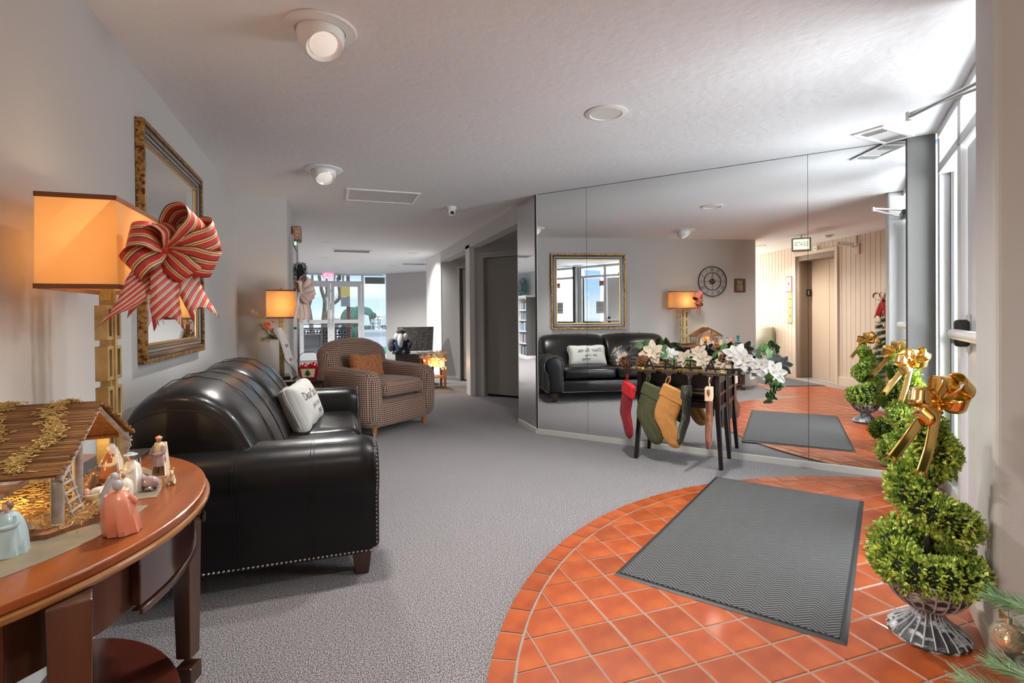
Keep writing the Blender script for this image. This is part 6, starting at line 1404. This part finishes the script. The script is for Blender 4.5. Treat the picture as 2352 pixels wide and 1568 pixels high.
# ------------------------------------------------------------------ outdoors beyond the far glass
gd = S('floor_outside', MB().box(-30, 40, 15.72, 90, -.12, -.02), mat('pale_concrete', (.52, .56, .56), .8, col2=(.60, .64, .64), nscale=2))
S('floor_outside_entrance', MB().box(0, 9, -2.5, 2.0, -.12, -.03, FW @ T(0, 2.9, 0) @ T(-3, -2.0, 0) if False else T(6.5, .0, 0)), bpy.data.materials['pale_concrete'])
M_blk = mat('maroon_block', (.035, .018, .018), .8); M_post = mat('maroon_post', (.13, .03, .035), .6)
bw_ = thing('breeze_block_wall', 'dark pierced breeze-block wall beyond the glass doors', 'wall', (-1.3, 19, 0))
blk = None
for i in range(9):
    for j in range(4):
        if blk is None:
            m_ = MB().box(0, .20, 0, .12, 0, .025).box(0, .20, 0, .12, .175, .20).box(0, .025, 0, .12, .025, .175).box(.175, .20, 0, .12, .025, .175).box(.085, .115, .02, .10, .025, .175).box(.025, .085, .02, .10, .085, .115).box(.115, .175, .02, .10, .085, .115)
            m_.lathe([(.045, 0), (.045, .08), (.03, .08), (.03, 0)], 12, M=T(.10, .10, .10) @ Rx(R(90))); blk = m_.build('block', M_blk, bw_); o = blk
        else: o = blk.copy(); COL.objects.link(o)
        o.location = (i * .202, 0, j * .202 - .02)
MB().box(-.1, 1.95, -.02, .14, .80, .86).box(-.1, 1.95, -.02, .14, .96, .99).build('coping', M_blk, bw_)
gr = thing('patio_grill', 'dark box-shaped planter in front of the breeze-block wall', 'planter', (-.65, 17.8, -.02)); MB().loft([[(-.28, -.2, 0), (.28, -.2, 0), (.28, .2, 0), (-.28, .2, 0)], [(-.30, -.22, .66), (.30, -.22, .66), (.30, .22, .66), (-.30, .22, .66)]]).build('planter_box', M_dark, gr, bevel=.02); MB().box(-.33, .33, -.25, .25, .66, .70).build('rim', M_dark, gr, bevel=.01)
po = thing('pergola_post', 'tall maroon post with a yellow and grey notice outside the doors', 'post', (.56, 20, -.02)); MB().box(-.06, .06, -.06, .06, 0, 4).build('post_body', M_post, po, bevel=.005)
MB().box(-.26, .06, -.09, -.07, 1.98, 2.42).build('yellow_notice', mat('yellow_sign', (.55, .42, .10), .6), po); MB().box(-.26, .06, -.09, -.07, 1.62, 1.97).build('grey_notice', mat('grey_sign', (.30, .32, .28), .6), po)
for k in range(6): MB().box(-.23, .03, -.093, -.089, 1.67 + k * .05, 1.68 + k * .05).build('notice_line', M_dark, po)
MB().box(-1.8, .9, -.05, .05, 3.6, 3.8).build('beam', M_post, po)
M_tb = mat('bare_bark', (.13, .115, .07), .9, bump=.6, bscale=20)
def tree(label, x, y, segs):
    t = thing('bare_tree', label, 'tree', (x, y, -.02), group='pruned trees outside'); mb = MB()
    for pts, r0, r1 in segs:
        P = bez(pts, 5); n = len(P); mb.tube(P, [r0 + (r1 - r0) * k / (n - 1) for k in range(n)], 8)
        for _ in range(8):
            q = P[rn.randint(n // 2, n - 1)]; mb.tube([q, q + Vector((rn.uniform(-.15, .15), 0, rn.uniform(.1, .3)))], [.012, .004], 5)
    mb.build('trunk', M_tb, t, smooth=True)
tree('leftmost pruned bare tree seen through the glass doors', -.85, 24, [([(0, 0, 0), (-.02, 0, 1.0), (-.15, 0, 1.9), (-.35, 0, 2.6), (-.5, 0, 3.4)], .10, .06), ([(-.1, 0, 1.7), (.05, 0, 2.3), (.05, 0, 3.4)], .06, .04)])
tree('middle pruned bare tree seen through the glass doors', -.42, 24, [([(0, 0, 0), (.05, 0, 1.0), (.12, 0, 1.9), (0, 0, 2.4), (-.12, 0, 3.2)], .10, .06), ([(.12, 0, 1.9), (.2, 0, 2.4), (.2, 0, 3.3)], .05, .04)])
tree('slanting pruned bare tree beside the maroon post', -.05, 23, [([(-.2, 0, 0), (-.12, 0, 1.3), (.0, 0, 1.7), (.28, 0, 1.95), (.36, 0, 2.15), (.28, 0, 2.9)], .08, .06), ([(.36, 0, 2.15), (.48, 0, 2.5), (.5, 0, 3.2)], .05, .03), ([(.0, 0, 2.3), (.12, 0, 2.6), (.2, 0, 3.2)], .04, .02)])
M_hedge = mat('blue_green_hedge', (.04, .14, .10), .9, col2=(.09, .26, .19), nscale=12, bump=1, bscale=25, dist=.05)
def hedge(label, x, y, blobs, m_=M_hedge, name='clipped_shrub'):
    t = thing(name, label, 'shrub', (x, y, -.02)); mb = MB()
    for c, r_ in blobs: mb.ell(c, r_, 22, 14)
    o = mb.build('foliage', m_, t, smooth=True); return t
hedge('big rounded blue-green clipped shrub beyond the deck', 1.0, 26, [((-.10, 0, 1.1), (.55, .5, .62)), ((.28, .1, 1.35), (.50, .5, .42)), ((-.2, 0, .5), (.5, .5, .5)), ((.3, 0, .45), (.5, .5, .45))])
hedge('smaller clipped shrub ball beside the big rounded one', 1.72, 27.4, [((-.12, 0, 1.38), (.38, .4, .36)), ((.22, 0, 1.30), (.20, .2, .18)), ((-.1, 0, .6), (.40, .4, .62))])
M_bush = mat('dry_bush', (.30, .16, .07), .95, col2=(.45, .30, .12), nscale=14, bump=1, bscale=20, dist=.06)
def bush(label, x, y, s, m_):
    t = thing('loose_bush', label, 'shrub', (x, y, 0)); mb = MB()
    for _ in range(500):
        a = Vector((rn.gauss(0, 1), rn.gauss(0, 1), rn.gauss(0, 1))).normalized() * rn.random() ** .4; c = Vector((a.x * s, a.y * s, .75 + a.z * s * .9 + s * .4)); d = Vector((rn.gauss(0, 1), rn.gauss(0, 1), 1)).normalized() * .11; q = d.cross(Vector((1, 1, 0))).normalized() * .03
        mb.add([c - q, c + d * .5 + q * .3, c + d, c + q], [(0, 1, 2, 3)])
    tag(mb.build('leaves', m_, t, recalc=False), kind='stuff'); MB().tube([(0, 0, 0), (0, 0, 1.0)], .03, 6).build('stem', M_tb, t)
bush('russet loose bush at the edge of the far window', 2.55, 27, .34, M_bush); bush('grey-pink bush behind the glass doors', .12, 27, .33, mat('grey_bush', (.30, .24, .24), .95, col2=(.42, .36, .33), nscale=14))
fe = thing('lattice_fence', 'low lattice fence beyond the white chairs', 'fence', (.6, 25, -.02))
for k in range(14): MB().box(k * .2, k * .2 + .03, 0, .03, 0, 1.25).build('picket', mat('red_brown_fence', (.25, .13, .11), .8) if k == 0 else bpy.data.materials['red_brown_fence'], fe)
for z in (.75, .92, 1.08, 1.22): MB().box(0, 2.8, -.01, .02, z, z + .03).build('rail', bpy.data.materials['red_brown_fence'], fe)
dk = thing('pool_deck_ledge', 'long pale ledge beside the green pool cover', 'ledge', (1.3, 21.5, -.02)); MB().box(-.25, 4, -.2, .2, .62, .72).box(-.2, 4, -.15, .15, 0, .62).build('ledge_slab', M_white, dk, bevel=.01)
pc = thing('pool_cover', 'bright green pool cover outside the side window', 'cover', (2.0, 18.7, -.02)); MB().loft([[(-.9, -1.1, 0), (3.2, -1.1, 0), (3.2, 1.2, 0), (-.75, 1.2, 0)], [(-.85, -1.05, .12), (3.2, -1.05, .12), (3.2, 1.15, .12), (-.7, 1.15, .12)]]).build('cover_sheet', mat('green_cover', (.03, .30, .16), .5), pc, bevel=.02)
M_pch = mat('pale_blue_chair', (.62, .72, .76), .5)
def adirondack(label, x, y, rz):
    t = thing('adirondack_chair', label, 'chair', (x, y, .70), rz, 'pale chairs on the deck')
    for k in range(5): MB().loft([[(-.21 + k * .085, .25, .18), (-.14 + k * .085, .25, .18), (-.14 + k * .085, .27, .18), (-.21 + k * .085, .27, .18)], [(-.20 + k * .08, .42, .62 - .02 * abs(k - 2)), (-.13 + k * .08, .42, .62 - .02 * abs(k - 2)), (-.13 + k * .08, .44, .62 - .02 * abs(k - 2)), (-.20 + k * .08, .44, .62 - .02 * abs(k - 2))]]).build('back_slat', M_pch, t)
    MB().box(-.22, .22, -.2, .28, .17, .195).build('seat', M_pch, t)
    for s_ in (-1, 1): MB().box(s_ * .25 - .03, s_ * .25 + .03, -.25, .30, .33, .35).build('armrest', M_pch, t); MB().box(s_ * .24 - .015, s_ * .24 + .015, -.22, -.17, 0, .33).build('leg', M_pch, t); MB().box(s_ * .24 - .015, s_ * .24 + .015, .20, .26, 0, .33).build('leg', M_pch, t)
    return t
adirondack('pale slatted deck chair nearest the window mullion', 1.32, 21.5, R(15)); adirondack('pale slatted deck chair at the edge of the side window', 2.02, 21.6, R(-12))
pr = thing('deck_platform', 'low pale platform under the slatted deck chairs', 'platform', (1.7, 21.9, -.02)); MB().box(-.4, 1.5, .2, .6, .60, .70).build('platform_slab', M_white, pr)
for x in (-.3, 1.4):
    for y in (.25, .55): MB().box(x - .03, x + .03, y - .03, y + .03, 0, .60).build('leg', M_white, pr)
